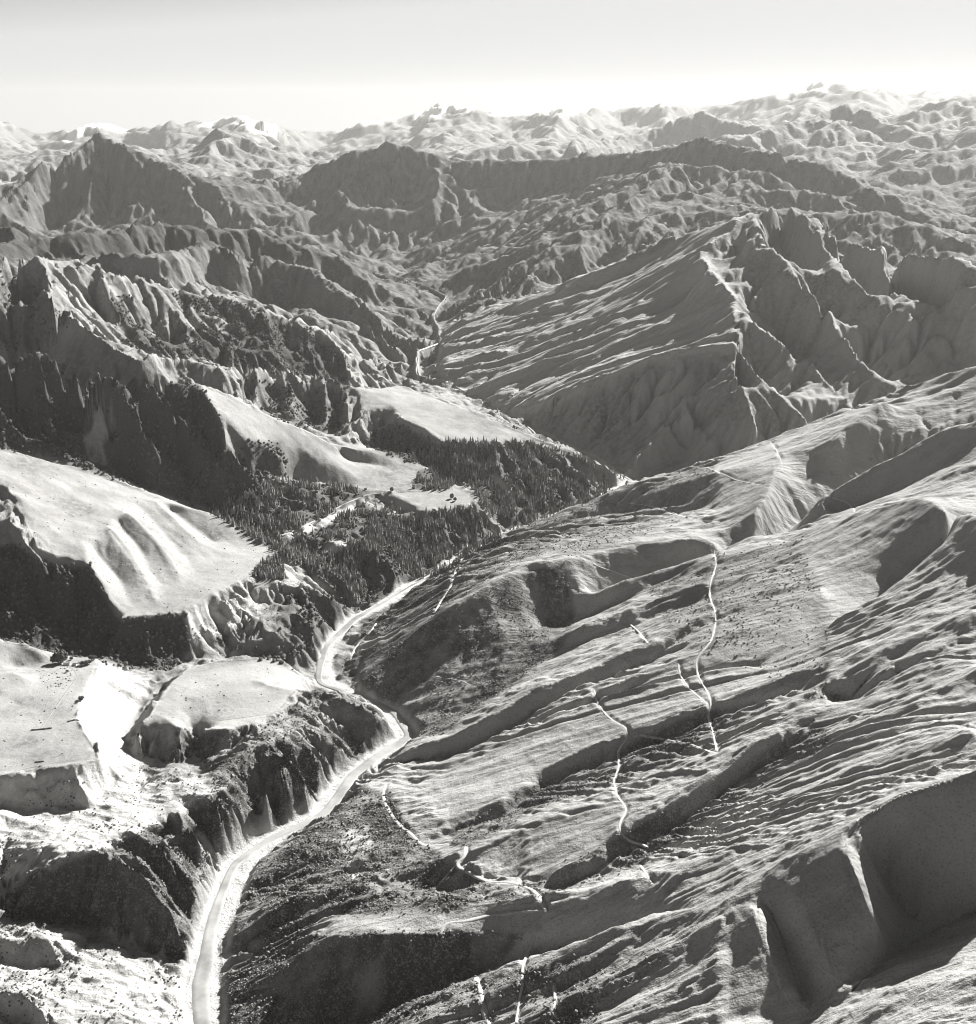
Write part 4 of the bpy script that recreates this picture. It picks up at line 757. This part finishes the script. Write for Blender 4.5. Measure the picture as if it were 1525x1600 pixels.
# ------------------------------------------------------------------ tracks benched into the hillsides (cut the bench before the sheet is built)
TRACKS = []
def bench(pts, width=6.0, cut=2.5, name='track', label=''):
    p = dens(pts, 5.0); P = ground(p[:, 0], p[:, 1]); runs = [[P[0]]]
    for i in range(1, len(P)):                       # where a crest hides part of the track it goes on beyond
        if np.hypot(*(P[i] - runs[-1][-1])[:2]) < 85: runs[-1].append(P[i])
        elif np.hypot(*(P[i] - runs[-1][-1])[:2]) < 240:
            a, c = runs[-1][-1], P[i]; f = np.linspace(0, 1, 14)[1:, None]; q = a + (c - a) * f; q[:, 2] = height(q[:, 0], q[:, 1]); runs[-1] += list(q)
        else: runs.append([P[i]])
    TRACKS.append((name, label, width, []))
    for P in runs:
        if len(P) < 4: continue
        P = np.array(P)
        for _ in range(2): P[1:-1] = .25 * P[:-2] + .5 * P[1:-1] + .25 * P[2:]
        d = np.concatenate([[0], np.cumsum(np.hypot(*np.diff(P[:, :2], axis=0).T))]); n = max(4, int(d[-1] / 7)); s = np.linspace(0, d[-1], n)
        Q = np.stack([np.interp(s, d, P[:, k]) for k in range(3)], 1)
        z = Q[:, 2].copy()
        for _ in range(3): z[1:-1] = .25 * z[:-2] + .5 * z[1:-1] + .25 * z[2:]
        Q[:, 2] = z - cut * .35
        TRACKS[-1][3].append(Q)
        # cut the uphill side so the track lies on a bench
        x0, y0 = Q[:, :2].min(0) - 30; x1, y1 = Q[:, :2].max(0) + 30
        sub = (GX > x0) & (GX < x1) & (GY > y0) & (GY < y1); q = np.stack([GX[sub], GY[sub]], 1)
        if len(q):
            bd = np.full(len(q), 1e9); bz = np.zeros(len(q))
            for a, c in zip(Q[:-1], Q[1:]):
                w = c[:2] - a[:2]; t = np.clip(((q - a[:2]) @ w) / (w @ w + 1e-9), 0, 1); dd = np.hypot(*(q - a[:2] - t[:, None] * w).T); u = dd < bd
                bd[u] = dd[u]; bz[u] = (a[2] + (c[2] - a[2]) * t)[u]
            f = 1 - sstep(width * .55, width * .55 + 6.5, bd)
            h = H[sub]; H[sub] = h + f * (np.minimum(h, bz - .1) - h)
bench([(603, 1224), (597, 1240), (605, 1262), (620, 1284), (640, 1300), (652, 1312), (662, 1322), (680, 1320), (700, 1318)], 6, 3, 'gravel_road', 'pale gravel road curving down to a bend above the river scrub')
bench([(728, 1322), (728, 1336), (713, 1346), (716, 1356), (735, 1360), (748, 1370), (760, 1376), (800, 1377), (820, 1384), (838, 1394), (850, 1408), (852, 1420)], 6, 3, 'gravel_road', 'pale gravel road looping round the nose of the grassy hump')
bench([(852, 1420), (820, 1422), (770, 1428), (730, 1438), (700, 1441), (690, 1448), (690, 1462)], 5.6, 2, 'gravel_road', 'pale gravel road along the sunlit shelf above the dark gully')
bench([(744, 1526), (752, 1550), (758, 1580), (768, 1612), (775, 1640)], 5.6, 3, 'gravel_road', 'short straight pale road running out at the bottom of the picture')
bench([(928, 1078), (934, 1098), (948, 1118), (965, 1130), (980, 1136), (982, 1150), (965, 1170), (968, 1195), (958, 1222), (965, 1245), (980, 1262), (966, 1290), (975, 1308), (1000, 1318), (1012, 1322)], 3.8, 3, 'track', 'winding benched track down the middle of the hillside')
bench([(1000, 1146), (1040, 1155), (1075, 1160), (1100, 1170), (1120, 1176)], 3.8, 3, 'track', 'benched track crossing below the two hairpin tracks')
bench([(1115, 858), (1120, 880), (1110, 910), (1108, 930), (1118, 955), (1118, 975), (1112, 1000), (1095, 1020), (1087, 1030), (1090, 1055), (1105, 1080), (1112, 1098), (1106, 1115), (1112, 1135), (1120, 1172)], 3.8, 3, 'track', 'long benched track descending the centre of the right hillside')
bench([(1060, 1036), (1062, 1055), (1080, 1078), (1100, 1095), (1110, 1102)], 3.8, 3, 'track', 'short benched track left of the long descending track')
bench([(985, 786), (1010, 788), (1050, 800), (1085, 812), (1125, 815)], 3.8, 2.5, 'track', 'benched track high on the hillside below the skyline spur')
bench([(1105, 730), (1130, 740), (1150, 750), (1190, 758)], 3.8, 2.5, 'track', 'thin track just under the crest of the right hillside')
bench([(1200, 686), (1212, 700), (1220, 718), (1222, 725)], 3.4, 2.5, 'track', 'short curved track dropping from the crest of the right hillside')
bench([(905, 868), (935, 885), (970, 895), (985, 902)], 3.4, 2.5, 'track', 'thin track across the slope beyond the dark face')
bench([(712, 890), (706, 912), (695, 930), (685, 945), (680, 955)], 4.4, 2, 'track', 'pale track dropping through scrub beside the upper river')
bench([(590, 970), (580, 985), (565, 1000), (552, 1015), (548, 1030)], 4.4, 2, 'track', 'pale track just above the far bank of the river bend')
bench([(680, 1056), (700, 1060), (720, 1062), (735, 1070)], 3.8, 2, 'track', 'faint pale track in the middle of the dark scrub face')
bench([(830, 1478), (822, 1492), (816, 1510), (816, 1540), (810, 1570), (806, 1600)], 3.4, 2, 'track', 'narrow track running down the foreground slope right of the road')
bench([(866, 1535), (868, 1560), (864, 1580), (872, 1592)], 3.4, 2, 'track', 'narrow short track near the bottom edge of the picture')
bench([(985, 975), (1000, 988), (1012, 1004)], 3.4, 2.5, 'track', 'small curved track left of the long descending track')
bench([(1000, 1350), (1010, 1365), (1018, 1378)], 3.4, 2.5, 'track', 'small track at the lower end of the long gully')
bench([(1285, 770), (1305, 778), (1330, 785), (1336, 800)], 3.4, 2.5, 'track', 'zigzag track on the spur in the shadowed upper hillside')
bench([(440, 836), (470, 824), (505, 806), (540, 786), (575, 772), (600, 770)], 3.8, .5, 'track', 'pale access track through the conifer forest to the field')

bench([(62, 1140), (78, 1118), (96, 1092), (112, 1070), (122, 1058), (118, 1046), (108, 1042)], 2.6, .3, 'track', 'faint farm track across the flat terrace to the farmhouse')
bench([(0, 1212), (30, 1203), (60, 1196), (90, 1190)], 2.6, .3, 'track', 'faint farm track along the near rim of the flat terrace')
bench([(290, 948), (330, 925), (372, 900), (410, 872)], 2.4, .3, 'track', 'faint fence-line track along the long terrace above the gorge')
bench([(340, 1126), (380, 1121), (415, 1116)], 2.4, .3, 'track', 'faint track near the front edge of the pale flat above the gorge')

# ------------------------------------------------------------------ terrain objects
NAMES = {'river_gorge': ('gorge_walls', 'ribbed rock walls of the gorge along the pale river'), 'river_terrace': ('river_terraces', 'pale flat terraces and scarps above the gorge on the left'),
         'bush_gully': ('bush_gully', 'dark bush-filled side gully behind the river terraces'), 'grass_spur': ('grass_spur', 'bright grassy hill and long terrace at the left edge'),
         'forest_slope': ('forest_slope', 'wooded slopes and small field above the river bend'), 'bush_ridge': ('bush_ridge', 'steep dark bush-covered ridge face on the left'),
         'snowgrass_nose': ('grass_nose', 'bright smooth grass nose descending to the conifer forest'), 'ribbed_ridge': ('ribbed_ridges', 'dark ribbed ridges stepping back behind the bright nose'),
         'grass_knoll': ('grass_knoll', 'bright rounded knoll with wooded skirts by the upper river'), 'wooded_range': ('wooded_range', 'low dark wooded range in the middle distance'),
         'left_mountain': ('left_mountain', 'big gullied mountain with a pointed top at left'), 'middle_mountain': ('middle_mountain', 'gullied mountain in the middle of the skyline'),
         'right_peak': ('peaked_mountain', 'long mountain with a small pointed summit right of centre'), 'banded_ridge': ('banded_ridge', 'ridge of slanting rock bands with a steep dark right side'),
         'hillside': ('hillside', 'broad grassy hillside of long slanting ribs filling the right foreground'), 'far_hills': ('far_hills', 'pale hazy ranges behind the nearer mountains'), 'snow_mountains': ('snow_mountains', 'snow-topped mountains along the horizon')}
gxx, gyy = grad(H); NRM = np.stack([-gxx, -gyy, np.ones_like(H)], -1); NRM /= np.linalg.norm(NRM, axis=-1, keepdims=True)
VV = np.stack([GX, GY, H], -1).reshape(-1, 3).astype(np.float32); NV = NRM.reshape(-1, 3).astype(np.float32)
COV = np.stack([np.clip(bush, 0, 1), bare, snowm, np.ones_like(H)], -1).reshape(-1, 4).astype(np.float32)
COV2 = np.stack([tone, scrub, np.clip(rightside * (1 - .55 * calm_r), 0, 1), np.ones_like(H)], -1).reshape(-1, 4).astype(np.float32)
rgi = np.clip(np.round(LL / DS / CS).astype(int), 0, regc.shape[0] - 1); cgi = np.clip(np.round((TT + TH) / DS / CS).astype(int), 0, regc.shape[1] - 1)
FR = regc[rgi, cgi][:-1, :-1].ravel()
ii = (np.arange(MR - 1)[:, None] * MC + np.arange(MC - 1)[None]).ravel()
FQ = np.stack([ii, ii + 1, ii + MC + 1, ii + MC], 1)
for k, reg in enumerate(REG):
    f = FQ[FR == k]
    if not len(f): continue
    u, inv = np.unique(f.ravel(), return_inverse=True)
    o = mesh_np(NAMES[reg][0], VV[u], inv.reshape(f.shape), M_GROUND)
    for nm, dat in (('cover', COV), ('cover_more', COV2)):
        at = o.data.attributes.new(nm, 'FLOAT_COLOR', 'POINT'); at.data.foreach_set('color', dat[u].ravel())
    for nm, dat in (('rough', rugged), ('bands', banded)):
        at = o.data.attributes.new(nm, 'FLOAT', 'POINT'); at.data.foreach_set('value', dat.ravel()[u].astype(np.float32))
    o.data.normals_split_custom_set_from_vertices(NV[u])
    tag(o, NAMES[reg][1], kind='structure')

# river surface: a strip that follows the bed
rq = np.stack([RX, RY, RZ], 1)
d = np.concatenate([[0], np.cumsum(np.hypot(*np.diff(rq[:, :2], axis=0).T))]); s = np.arange(0, d[-1], 12.0)
Q = np.stack([np.interp(s, d, rq[:, k]) for k in range(3)], 1)
for _ in range(3): Q[1:-1] = .25 * Q[:-2] + .5 * Q[1:-1] + .25 * Q[2:]
tg = np.gradient(Q[:, :2], axis=0); tg /= np.linalg.norm(tg, axis=1, keepdims=True); nn = np.stack([-tg[:, 1], tg[:, 0]], 1)
off = 9 * np.sin(s / 210.0) + 5 * np.sin(s / 83.0 + 1); hw = (15 + 4 * np.sin(s / 130.0)) * np.interp(Q[:, 1], [2200, 3000, 5500], [.95, .75, .2])
rowsv = []
for f in np.linspace(-1, 1, 7):
    c = Q.copy(); c[:, :2] += nn * (off + f * hw)[:, None]; c[:, 2] += 0.8 if abs(f) < .9 else -2.5; rowsv.append(c)
V = np.stack(rowsv, 1).reshape(-1, 3); i0 = (np.arange(len(s) - 1)[:, None] * 7 + np.arange(6)[None]).ravel()
tag(mesh_np('river', V, np.stack([i0, i0 + 1, i0 + 8, i0 + 7], 1), M_WATER), 'pale silty river winding through the gorge', kind='structure')

# tracks
for name, label, width, runs in TRACKS:
    prof = [(-1.6, -2.5), (-1.0, .0), (-.4, .18), (.4, .18), (1.0, .0), (1.6, -2.5)]; VS = []; FS = []; base_i = 0
    for Q in runs:
        tg = np.gradient(Q[:, :2], axis=0); tg /= np.maximum(np.linalg.norm(tg, axis=1, keepdims=True), 1e-6); nn = np.stack([-tg[:, 1], tg[:, 0]], 1); rv = []
        wv = width / 2 * (1 + .25 * np.array([math.sin(i * .7) * math.sin(i * .23 + 1) for i in range(len(Q))]))
        for f, dz in prof:
            c = Q.copy(); c[:, :2] += nn * (wv * f)[:, None]; c[:, 2] += dz; rv.append(c)
        V = np.stack(rv, 1).reshape(-1, 3); i0 = (np.arange(len(Q) - 1)[:, None] * 6 + np.arange(5)[None]).ravel() + base_i
        VS.append(V); FS.append(np.stack([i0, i0 + 6, i0 + 7, i0 + 1], 1)); base_i += len(V)
    if VS: tag(mesh_np(name, np.vstack(VS), np.vstack(FS), M_FAINT if label.startswith('faint') else M_TRACK), label, kind='structure')

# ------------------------------------------------------------------ trees and scrub
ang = (H - CAMZ) / RR; run = np.maximum.accumulate(ang, axis=0)
seen = ang > run - 14.0 / RR                          # ground (or a tree on it) that is in view
area = RR * RR * (COLS[1] - COLS[0]) * np.gradient(ROWS)[:, None]
def scatter(mask, n, d0=0, d1=1e9):
    w = np.where(seen & (GY > d0) & (GY < d1), mask * area, 0).ravel(); tot = w.sum()
    if tot <= 0: return np.zeros((0, 3))
    k = rng.choice(w.size, n, p=w / tot); r, c = k // MC, k % MC
    th = COLS[c] + (rng.random(n) - .5) * (COLS[1] - COLS[0]); lr = ROWS[r] + (rng.random(n) - .5) * np.gradient(ROWS)[r]
    x = R0 * np.exp(lr) * np.sin(th); y = R0 * np.exp(lr) * np.cos(th)
    return np.stack([x, y, height(x, y)], 1)
def thin(P, d):
    """keep plants at least d apart"""
    key = {}; out = []
    for i, p in enumerate(P):
        k = (int(p[0] // d), int(p[1] // d))
        if k not in key: key[k] = 1; out.append(i)
    return P[out]
def ico():
    t = (1 + 5 ** .5) / 2
    v = np.array([(-1, t, 0), (1, t, 0), (-1, -t, 0), (1, -t, 0), (0, -1, t), (0, 1, t), (0, -1, -t), (0, 1, -t), (t, 0, -1), (t, 0, 1), (-t, 0, -1), (-t, 0, 1)]) / math.hypot(1, t)
    f = np.array([(0, 11, 5), (0, 5, 1), (0, 1, 7), (0, 7, 10), (0, 10, 11), (1, 5, 9), (5, 11, 4), (11, 10, 2), (10, 7, 6), (7, 1, 8), (3, 9, 4), (3, 4, 2), (3, 2, 6), (3, 6, 8), (3, 8, 9), (4, 9, 5), (2, 4, 11), (6, 2, 10), (8, 6, 7), (9, 8, 1)])
    return v, f
IV, IF = ico()
def conifer_low(n=6):
    v = []; f = []
    for (z0, r0, z1) in ((.08, .19, .62), (.38, .14, 1.0)):
        b = len(v)
        for i in range(n):
            a = 6.283 * i / n; r = r0 * (1 if i % 2 else .72); v.append((r * math.cos(a), r * math.sin(a), z0 + (.05 if i % 2 else -.02)))
        v.append((0, 0, z1)); f += [(b + i, b + (i + 1) % n, b + n) for i in range(n)]
    return np.array(v), np.array(f)
def spread(name, P, S, bv, bf, mat, jit, label, zs=1.0, sink=0.0):
    """one mass of plants: a copy of the little plant mesh at every point"""
    n = len(P); a = rng.random(n) * 6.283; ca, sa = np.cos(a), np.sin(a)
    v = bv[None] * (1 + jit * (rng.random((n, len(bv), 1)) - .5)) * S[:, None, None]
    x = v[..., 0] * ca[:, None] - v[..., 1] * sa[:, None]; y = v[..., 0] * sa[:, None] + v[..., 1] * ca[:, None]
    V = np.stack([x + P[:, :1], y + P[:, 1:2], v[..., 2] * zs + P[:, 2:3] - sink * S[:, None]], -1).reshape(-1, 3)
    F = (bf[None] + (np.arange(n) * len(bv))[:, None, None]).reshape(-1, bf.shape[1])
    return tag(mesh_np(name, V, F, mat, smooth=False), label, kind='stuff')
# conifers: the largest 300 in view are trees of their own, the rest one forest
CP_ = thin(scatter(conif * sstep(-.28, .08, n1 + .3 * n2), 9000, 2800, 4800), 6.0)
ZONES = [('conifer on the open wooded point below the bright knoll', 'conifers under the bright knoll', [(640, 690), (990, 690), (990, 840), (760, 830), (735, 755), (690, 738)]),
         ('conifer in the shelter clump beside the small pale field', 'conifers in the clump by the field', [(640, 768), (650, 725), (730, 725), (730, 768)]),
         ('conifer in the upper plantation under the bright grass nose', 'conifers of the upper plantation', [(330, 805), (430, 745), (580, 765), (560, 784), (440, 840)]),
         ('conifer on the bluff below the small pale field', 'conifers on the bluff below the field', [(600, 800), (760, 792), (790, 840), (700, 895), (620, 900)]),
         ('conifer in the lower forest between the long terrace and the river', 'conifers of the lower forest', [(-9999, -9999), (9999, -9999), (9999, 9999), (-9999, 9999)])]
def inside(p, x, y):
    r = False
    for (ax, ay), (bx, by) in zip(p, p[1:] + p[:1]):
        if (ay > y) != (by > y) and x < (bx - ax) * (y - ay) / (by - ay) + ax: r = not r
    return r
cx_, cy_ = project(CP_[:, 0], CP_[:, 1], CP_[:, 2])
thv = np.arctan2(CP_[:, 0], CP_[:, 1]); rv_ = np.hypot(CP_[:, 0], CP_[:, 1])
ci_ = np.clip(((thv + TSPAN) / (COLS[1] - COLS[0])).astype(int), 0, MC - 1); ri_ = np.clip(np.searchsorted(ROWS, np.log(rv_ / R0)), 1, MR - 1) - 1
top_clear = ((CP_[:, 2] + 8 - CAMZ) / rv_) > run[ri_, ci_]
CH = 14 + 14 * rng.random(len(CP_)) ** 1.3
score = CH / rv_ * np.where(top_clear, 1, .01)
order = np.argsort(-score); big = order[:300]; rest = order[300:]
def conifer_parts():
    n = 9; v = []; f = []
    tiers = [(.10, .20, .40), (.26, .165, .58), (.44, .125, .76), (.62, .085, 1.0)]
    for k, (z0, r0, z1) in enumerate(tiers):
        b = len(v)
        for i in range(n):
            a = 6.283 * (i + .37 * k) / n; r = r0 * (1.06 if i % 2 else .68) * (1 + .25 * (random.random() - .5)); v.append((r * math.cos(a), r * math.sin(a), z0 + (-.025 if i % 2 else .04)))
        v.append((.01 * (random.random() - .5), .01 * (random.random() - .5), z1)); f += [(b + i, b + (i + 1) % n, b + n) for i in range(n)]
    tv = []; tf = []
    for z, r in ((-.08, .026), (.5, .014), (.92, .004)):
        for i in range(5): tv.append((r * math.cos(1.2566 * i), r * math.sin(1.2566 * i), z))
    for L in range(2):
        for i in range(5): tf.append((L * 5 + i, L * 5 + (i + 1) % 5, L * 5 + 5 + (i + 1) % 5, L * 5 + 5 + i))
    return np.array(v), np.array(f), np.array(tv), np.array(tf)
protos = []
for k in range(4):
    cv, cf, tv, tf = conifer_parts()
    c = mesh_np('crown', cv, cf, M_CONIFER, smooth=False); t = mesh_np('trunk', tv, tf, M_BARK)
    protos.append((c.data, t.data)); bpy.data.objects.remove(c); bpy.data.objects.remove(t)
def empty(name, loc, rz=0, sc=1.0):
    e = bpy.data.objects.new(name, None); COL.objects.link(e); e.location = loc; e.rotation_euler = (0, 0, rz); e.scale = (sc, sc, sc); e.empty_display_size = .1; return e
def part(name, data, parent):
    o = bpy.data.objects.new(name, data); COL.objects.link(o); o.parent = parent; return o
for k in big:
    e = empty('conifer_tree', CP_[k], random.random() * 6.28, CH[k]); cd, td = protos[k % 4]
    part('crown', cd, e); part('trunk', td, e)
    for lab, grp, p in ZONES:
        if inside(p, cx_[k], cy_[k]): tag(e, lab, 'tree', grp); break
lv, lf = conifer_low(); spread('conifer_forest', CP_[rest], CH[rest], lv, lf, M_CONIFER, .25, 'dense dark conifer forest above the river bend')
# native bush in the gullies and on the dark faces
bm_ = np.clip(bush - .35 * conif, 0, 1)
BP = np.vstack([thin(scatter(bm_ * (nd > 36) * sstep(-.3, .1, n1 + .15), 9000, 2400, 4600), 7.5), thin(scatter(bm_ * sstep(-.2, .1, n1), 4200, 4600, 6600), 11)])
spread('native_bush', BP, (2.6 + 3.6 * rng.random(len(BP)) ** 2) * np.interp(BP[:, 1], [2500, 6000], [1, 1.25]), IV, IF, M_BUSH, .55, 'dark rounded native bush clothing the gullies and ridge faces', 1.05, -.35)
SPT = np.vstack([thin(scatter(scrub ** 1.5 * (nd > 38), 17000, 1100, 2700), 3.2), thin(scatter(scrub * (nd > 38), 6000, 2700, 4300), 5)])
spread('scrub', SPT, 1.0 + 1.9 * rng.random(len(SPT)) ** 2, IV, IF, M_SCRUB, .6, 'speckled low scrub over the banks beside the river', .85, -.25)
lo = np.clip(poly([(60, 1050), (105, 1040), (120, 1060), (100, 1075), (75, 1075)], 2000, 2800), 0, 1) + .08 * smooth_l * (RR < 4000) + poly([(288, 962), (330, 940), (415, 925), (450, 960), (380, 1010), (300, 1005)], 2500, 3200) * .9 + .35 * hum
LP = thin(scatter(lo * (1 - bed) * (nd > 40), 1700, 1200, 3600), 6); spread('low_shrubs', LP, .8 + 1.4 * rng.random(len(LP)) ** 2, IV, IF, M_BUSH, .5, 'tiny dark shrubs dotted over the terraces and bright hills', .8, -.2)

# ------------------------------------------------------------------ homestead on the terrace
def box_mesh(name, x0, x1, y0, y1, z0, z1, mat, parent):
    v = np.array([(x, y, z) for z in (z0, z1) for y in (y0, y1) for x in (x0, x1)], float)
    return mesh_np(name, v, np.array([(0, 2, 3, 1), (4, 5, 7, 6), (0, 1, 5, 4), (2, 6, 7, 3), (0, 4, 6, 2), (1, 3, 7, 5)]), mat, parent, False)
def house(px, py, L, Wd, hh, rz, label, chim=True):
    p = ground(px, py)[0]; e = empty('farm_building', p, rz); x, y = L / 2, Wd / 2; rh = Wd * .42
    v = [(-x, -y, -1), (x, -y, -1), (x, y, -1), (-x, y, -1), (-x, -y, hh), (x, -y, hh), (x, y, hh), (-x, y, hh), (-x, 0, hh + rh), (x, 0, hh + rh)]
    me = bpy.data.meshes.new('wall'); me.from_pydata(v, [], [(0, 1, 5, 4), (2, 3, 7, 6), (1, 2, 6, 9, 5), (3, 0, 4, 8, 7)]); me.materials.append(M_WALL); part('wall', me, e)
    ov = .5; t = .18; z0 = hh - ov * rh / y * .9 + .05; r_ = []
    for sgn in (-1, 1):
        a = [(-x - ov, sgn * (y + ov), z0), (x + ov, sgn * (y + ov), z0), (x + ov, 0, hh + rh + .06), (-x - ov, 0, hh + rh + .06)]; r_ += a + [(q[0], q[1], q[2] + t) for q in a]
    fs = []
    for b in (0, 8): fs += [(b, b + 1, b + 2, b + 3), (b + 4, b + 7, b + 6, b + 5), (b, b + 4, b + 5, b + 1), (b + 1, b + 5, b + 6, b + 2), (b + 3, b + 2, b + 6, b + 7), (b, b + 3, b + 7, b + 4)]
    me = bpy.data.meshes.new('roof'); me.from_pydata(r_, [], fs); me.materials.append(M_ROOF); rf = part('roof', me, e)
    if chim: box_mesh('chimney', x * .5, x * .5 + 1, -.5, .5, hh + rh * .5, hh + rh + 1.4, M_STONE, rf)
    box_mesh('door', -.6, .6, -y - .06, -y + .02, 0, 2.1, M_DOOR, e)
    for wx in ((-x * .55, x * .55) if L > 8 else (x * .55,)):
        box_mesh('window', wx - .8, wx + .8, -y - .05, -y + .02, 1, 2.2, M_GLASS, e)
    return tag(e, label, 'building')
house(104.5, 1039, 14, 7, 3.2, math.radians(8), 'long white farmhouse on the terrace beside the big dark trees')
house(117, 1039.5, 9, 6, 3, math.radians(-14), 'small white cottage next to the dark hedge on the terrace', True)
house(124, 1035.5, 5, 4, 2.6, math.radians(20), 'tiny white shed behind the cottage on the terrace', False)
def leafy(seed, n=70, rx=.5, rz=.5, zc=.58):
    q = np.random.default_rng(seed); V = []; F = []
    for i in range(n):
        d = q.normal(size=3); d /= np.linalg.norm(d); r = q.random() ** .4
        c = np.array([d[0] * rx * r, d[1] * rx * r, zc + d[2] * rz * .8 * r]); s = .07 + .10 * q.random()
        F.append(IF + len(V) * 12); V.append(c + IV * s * (1 + .5 * (q.random((12, 1)) - .5)))
    cr = mesh_np('crown', np.vstack(V), np.vstack(F), M_BUSH, smooth=False)
    tv = []; tf = []
    def limb(a, b, r0, r1):
        a = np.array(a); b = np.array(b); o = len(tv)
        for p, r in ((a, r0), (b, r1)):
            for i in range(5): tv.append((p[0] + r * math.cos(1.2566 * i), p[1] + r * math.sin(1.2566 * i), p[2]))
        for i in range(5): tf.append((o + i, o + (i + 1) % 5, o + 5 + (i + 1) % 5, o + 5 + i))
    limb((0, 0, -.1), (0, 0, .4), .05, .035); limb((0, 0, .36), (.2 * rx / .5, .05, .66), .03, .012); limb((0, 0, .36), (-.18 * rx / .5, .1, .7), .03, .012); limb((0, 0, .36), (.02, -.2 * rx / .5, .64), .028, .01)
    tr = mesh_np('trunk', np.array(tv), np.array(tf), M_BARK); d = (cr.data, tr.data); bpy.data.objects.remove(cr); bpy.data.objects.remove(tr); return d
LEAF = [leafy(1, 90, .36, .52), leafy(2, 70, .52, .48), leafy(3, 60, .5, .36, .5)]
for px, py, hgt, kind, lab in ((91, 1035.5, 27, 0, 'tall dark tree left of the white farmhouse, nearest the knoll'), (98.5, 1034.5, 30, 0, 'tallest dark tree rising behind the white farmhouse'), (86, 1036.5, 20, 1, 'lower dark tree at the foot of the knoll by the farmhouse'),
        (128, 1039.5, 12, 2, 'dark spreading tree beside the small white cottage'), (134, 1039, 13, 2, 'dark spreading tree, middle of the row right of the cottage'), (140, 1037.5, 12, 2, 'dark spreading tree at the right end of the row by the cottage'),
        (143, 1031, 12, 1, 'round dark tree on the rim of the terrace behind the farm row'), (148, 1030.5, 10, 1, 'small round dark tree at the top of the pale scarp'), (127, 1095, 12, 1, 'single dark tree on the edge of the pale scarp'), (122, 1097, 6, 2, 'small bush beside the single tree on the scarp edge'),
        (112, 1031, 8, 1, 'small tree behind the roof of the white farmhouse'), (105, 1050.5, 7, 2, 'small dark bush on the flat in front of the farmhouse'), (612, 768, 16, 0, 'lone tree casting a long shadow left of the small field'), (706, 779, 18, 0, 'dark tree standing in the right half of the small field'), (711, 783, 14, 0, 'shorter dark tree in front of the field tree')):
    p = ground(px, py)[0]; e = empty('broadleaf_tree', p, random.random() * 6.28, hgt); cd, td = LEAF[kind]; part('crown', cd, e); part('trunk', td, e); tag(e, lab, 'tree')
for a, b, lab in (((106, 1128), (123, 1126), 'short dark hedge near the scarp edge of the terrace'), ((50, 1141), (80, 1138), 'longer dark hedge across the middle of the flat terrace'), ((56, 1191), (68, 1190), 'short dark hedge at the near rim of the flat terrace')):
    A, B = ground([a[0], b[0]], [a[1], b[1]]); n = max(4, int(np.hypot(*(B - A)[:2]) / 2.2)); q = A + (B - A) * np.linspace(0, 1, n)[:, None]; q[:, 2] = height(q[:, 0], q[:, 1])
    V = np.vstack([c + IV * (1.7 + .5 * random.random()) * (1 + .4 * (rng.random((12, 1)) - .5)) + (0, 0, .8) for c in q]) - A; F = np.vstack([IF + 12 * i for i in range(n)])
    o = mesh_np('hedge', V, F, M_BUSH, smooth=False); o.location = A; tag(o, lab, 'hedge')

# ------------------------------------------------------------------ haze
bm_v = np.array([(x, y, z) for z in (float(H.min()) - 5, max(float(H.max()), CAMZ) + 30) for y in (-40000, 48000) for x in (-45000, 45000)], float)
bm_f = np.array([(0, 2, 3, 1), (4, 5, 7, 6), (0, 1, 5, 4), (2, 6, 7, 3), (0, 4, 6, 2), (1, 3, 7, 5)])
mh = bpy.data.materials.new('haze'); mh.use_nodes = True; th_ = mh.node_tree; th_.nodes.clear()
pv = th_.nodes.new('ShaderNodeVolumePrincipled'); pv.inputs['Density'].default_value = HAZE_DENSITY; pv.inputs['Color'].default_value = (.70, .695, .67, 1); pv.inputs['Anisotropy'].default_value = 0.35
ho = th_.nodes.new('ShaderNodeOutputMaterial'); th_.links.new(pv.outputs[0], ho.inputs['Volume'])
tag(mesh_np('haze', bm_v, bm_f, mh, smooth=False), 'thin pale haze filling the air between the ranges', kind='stuff')
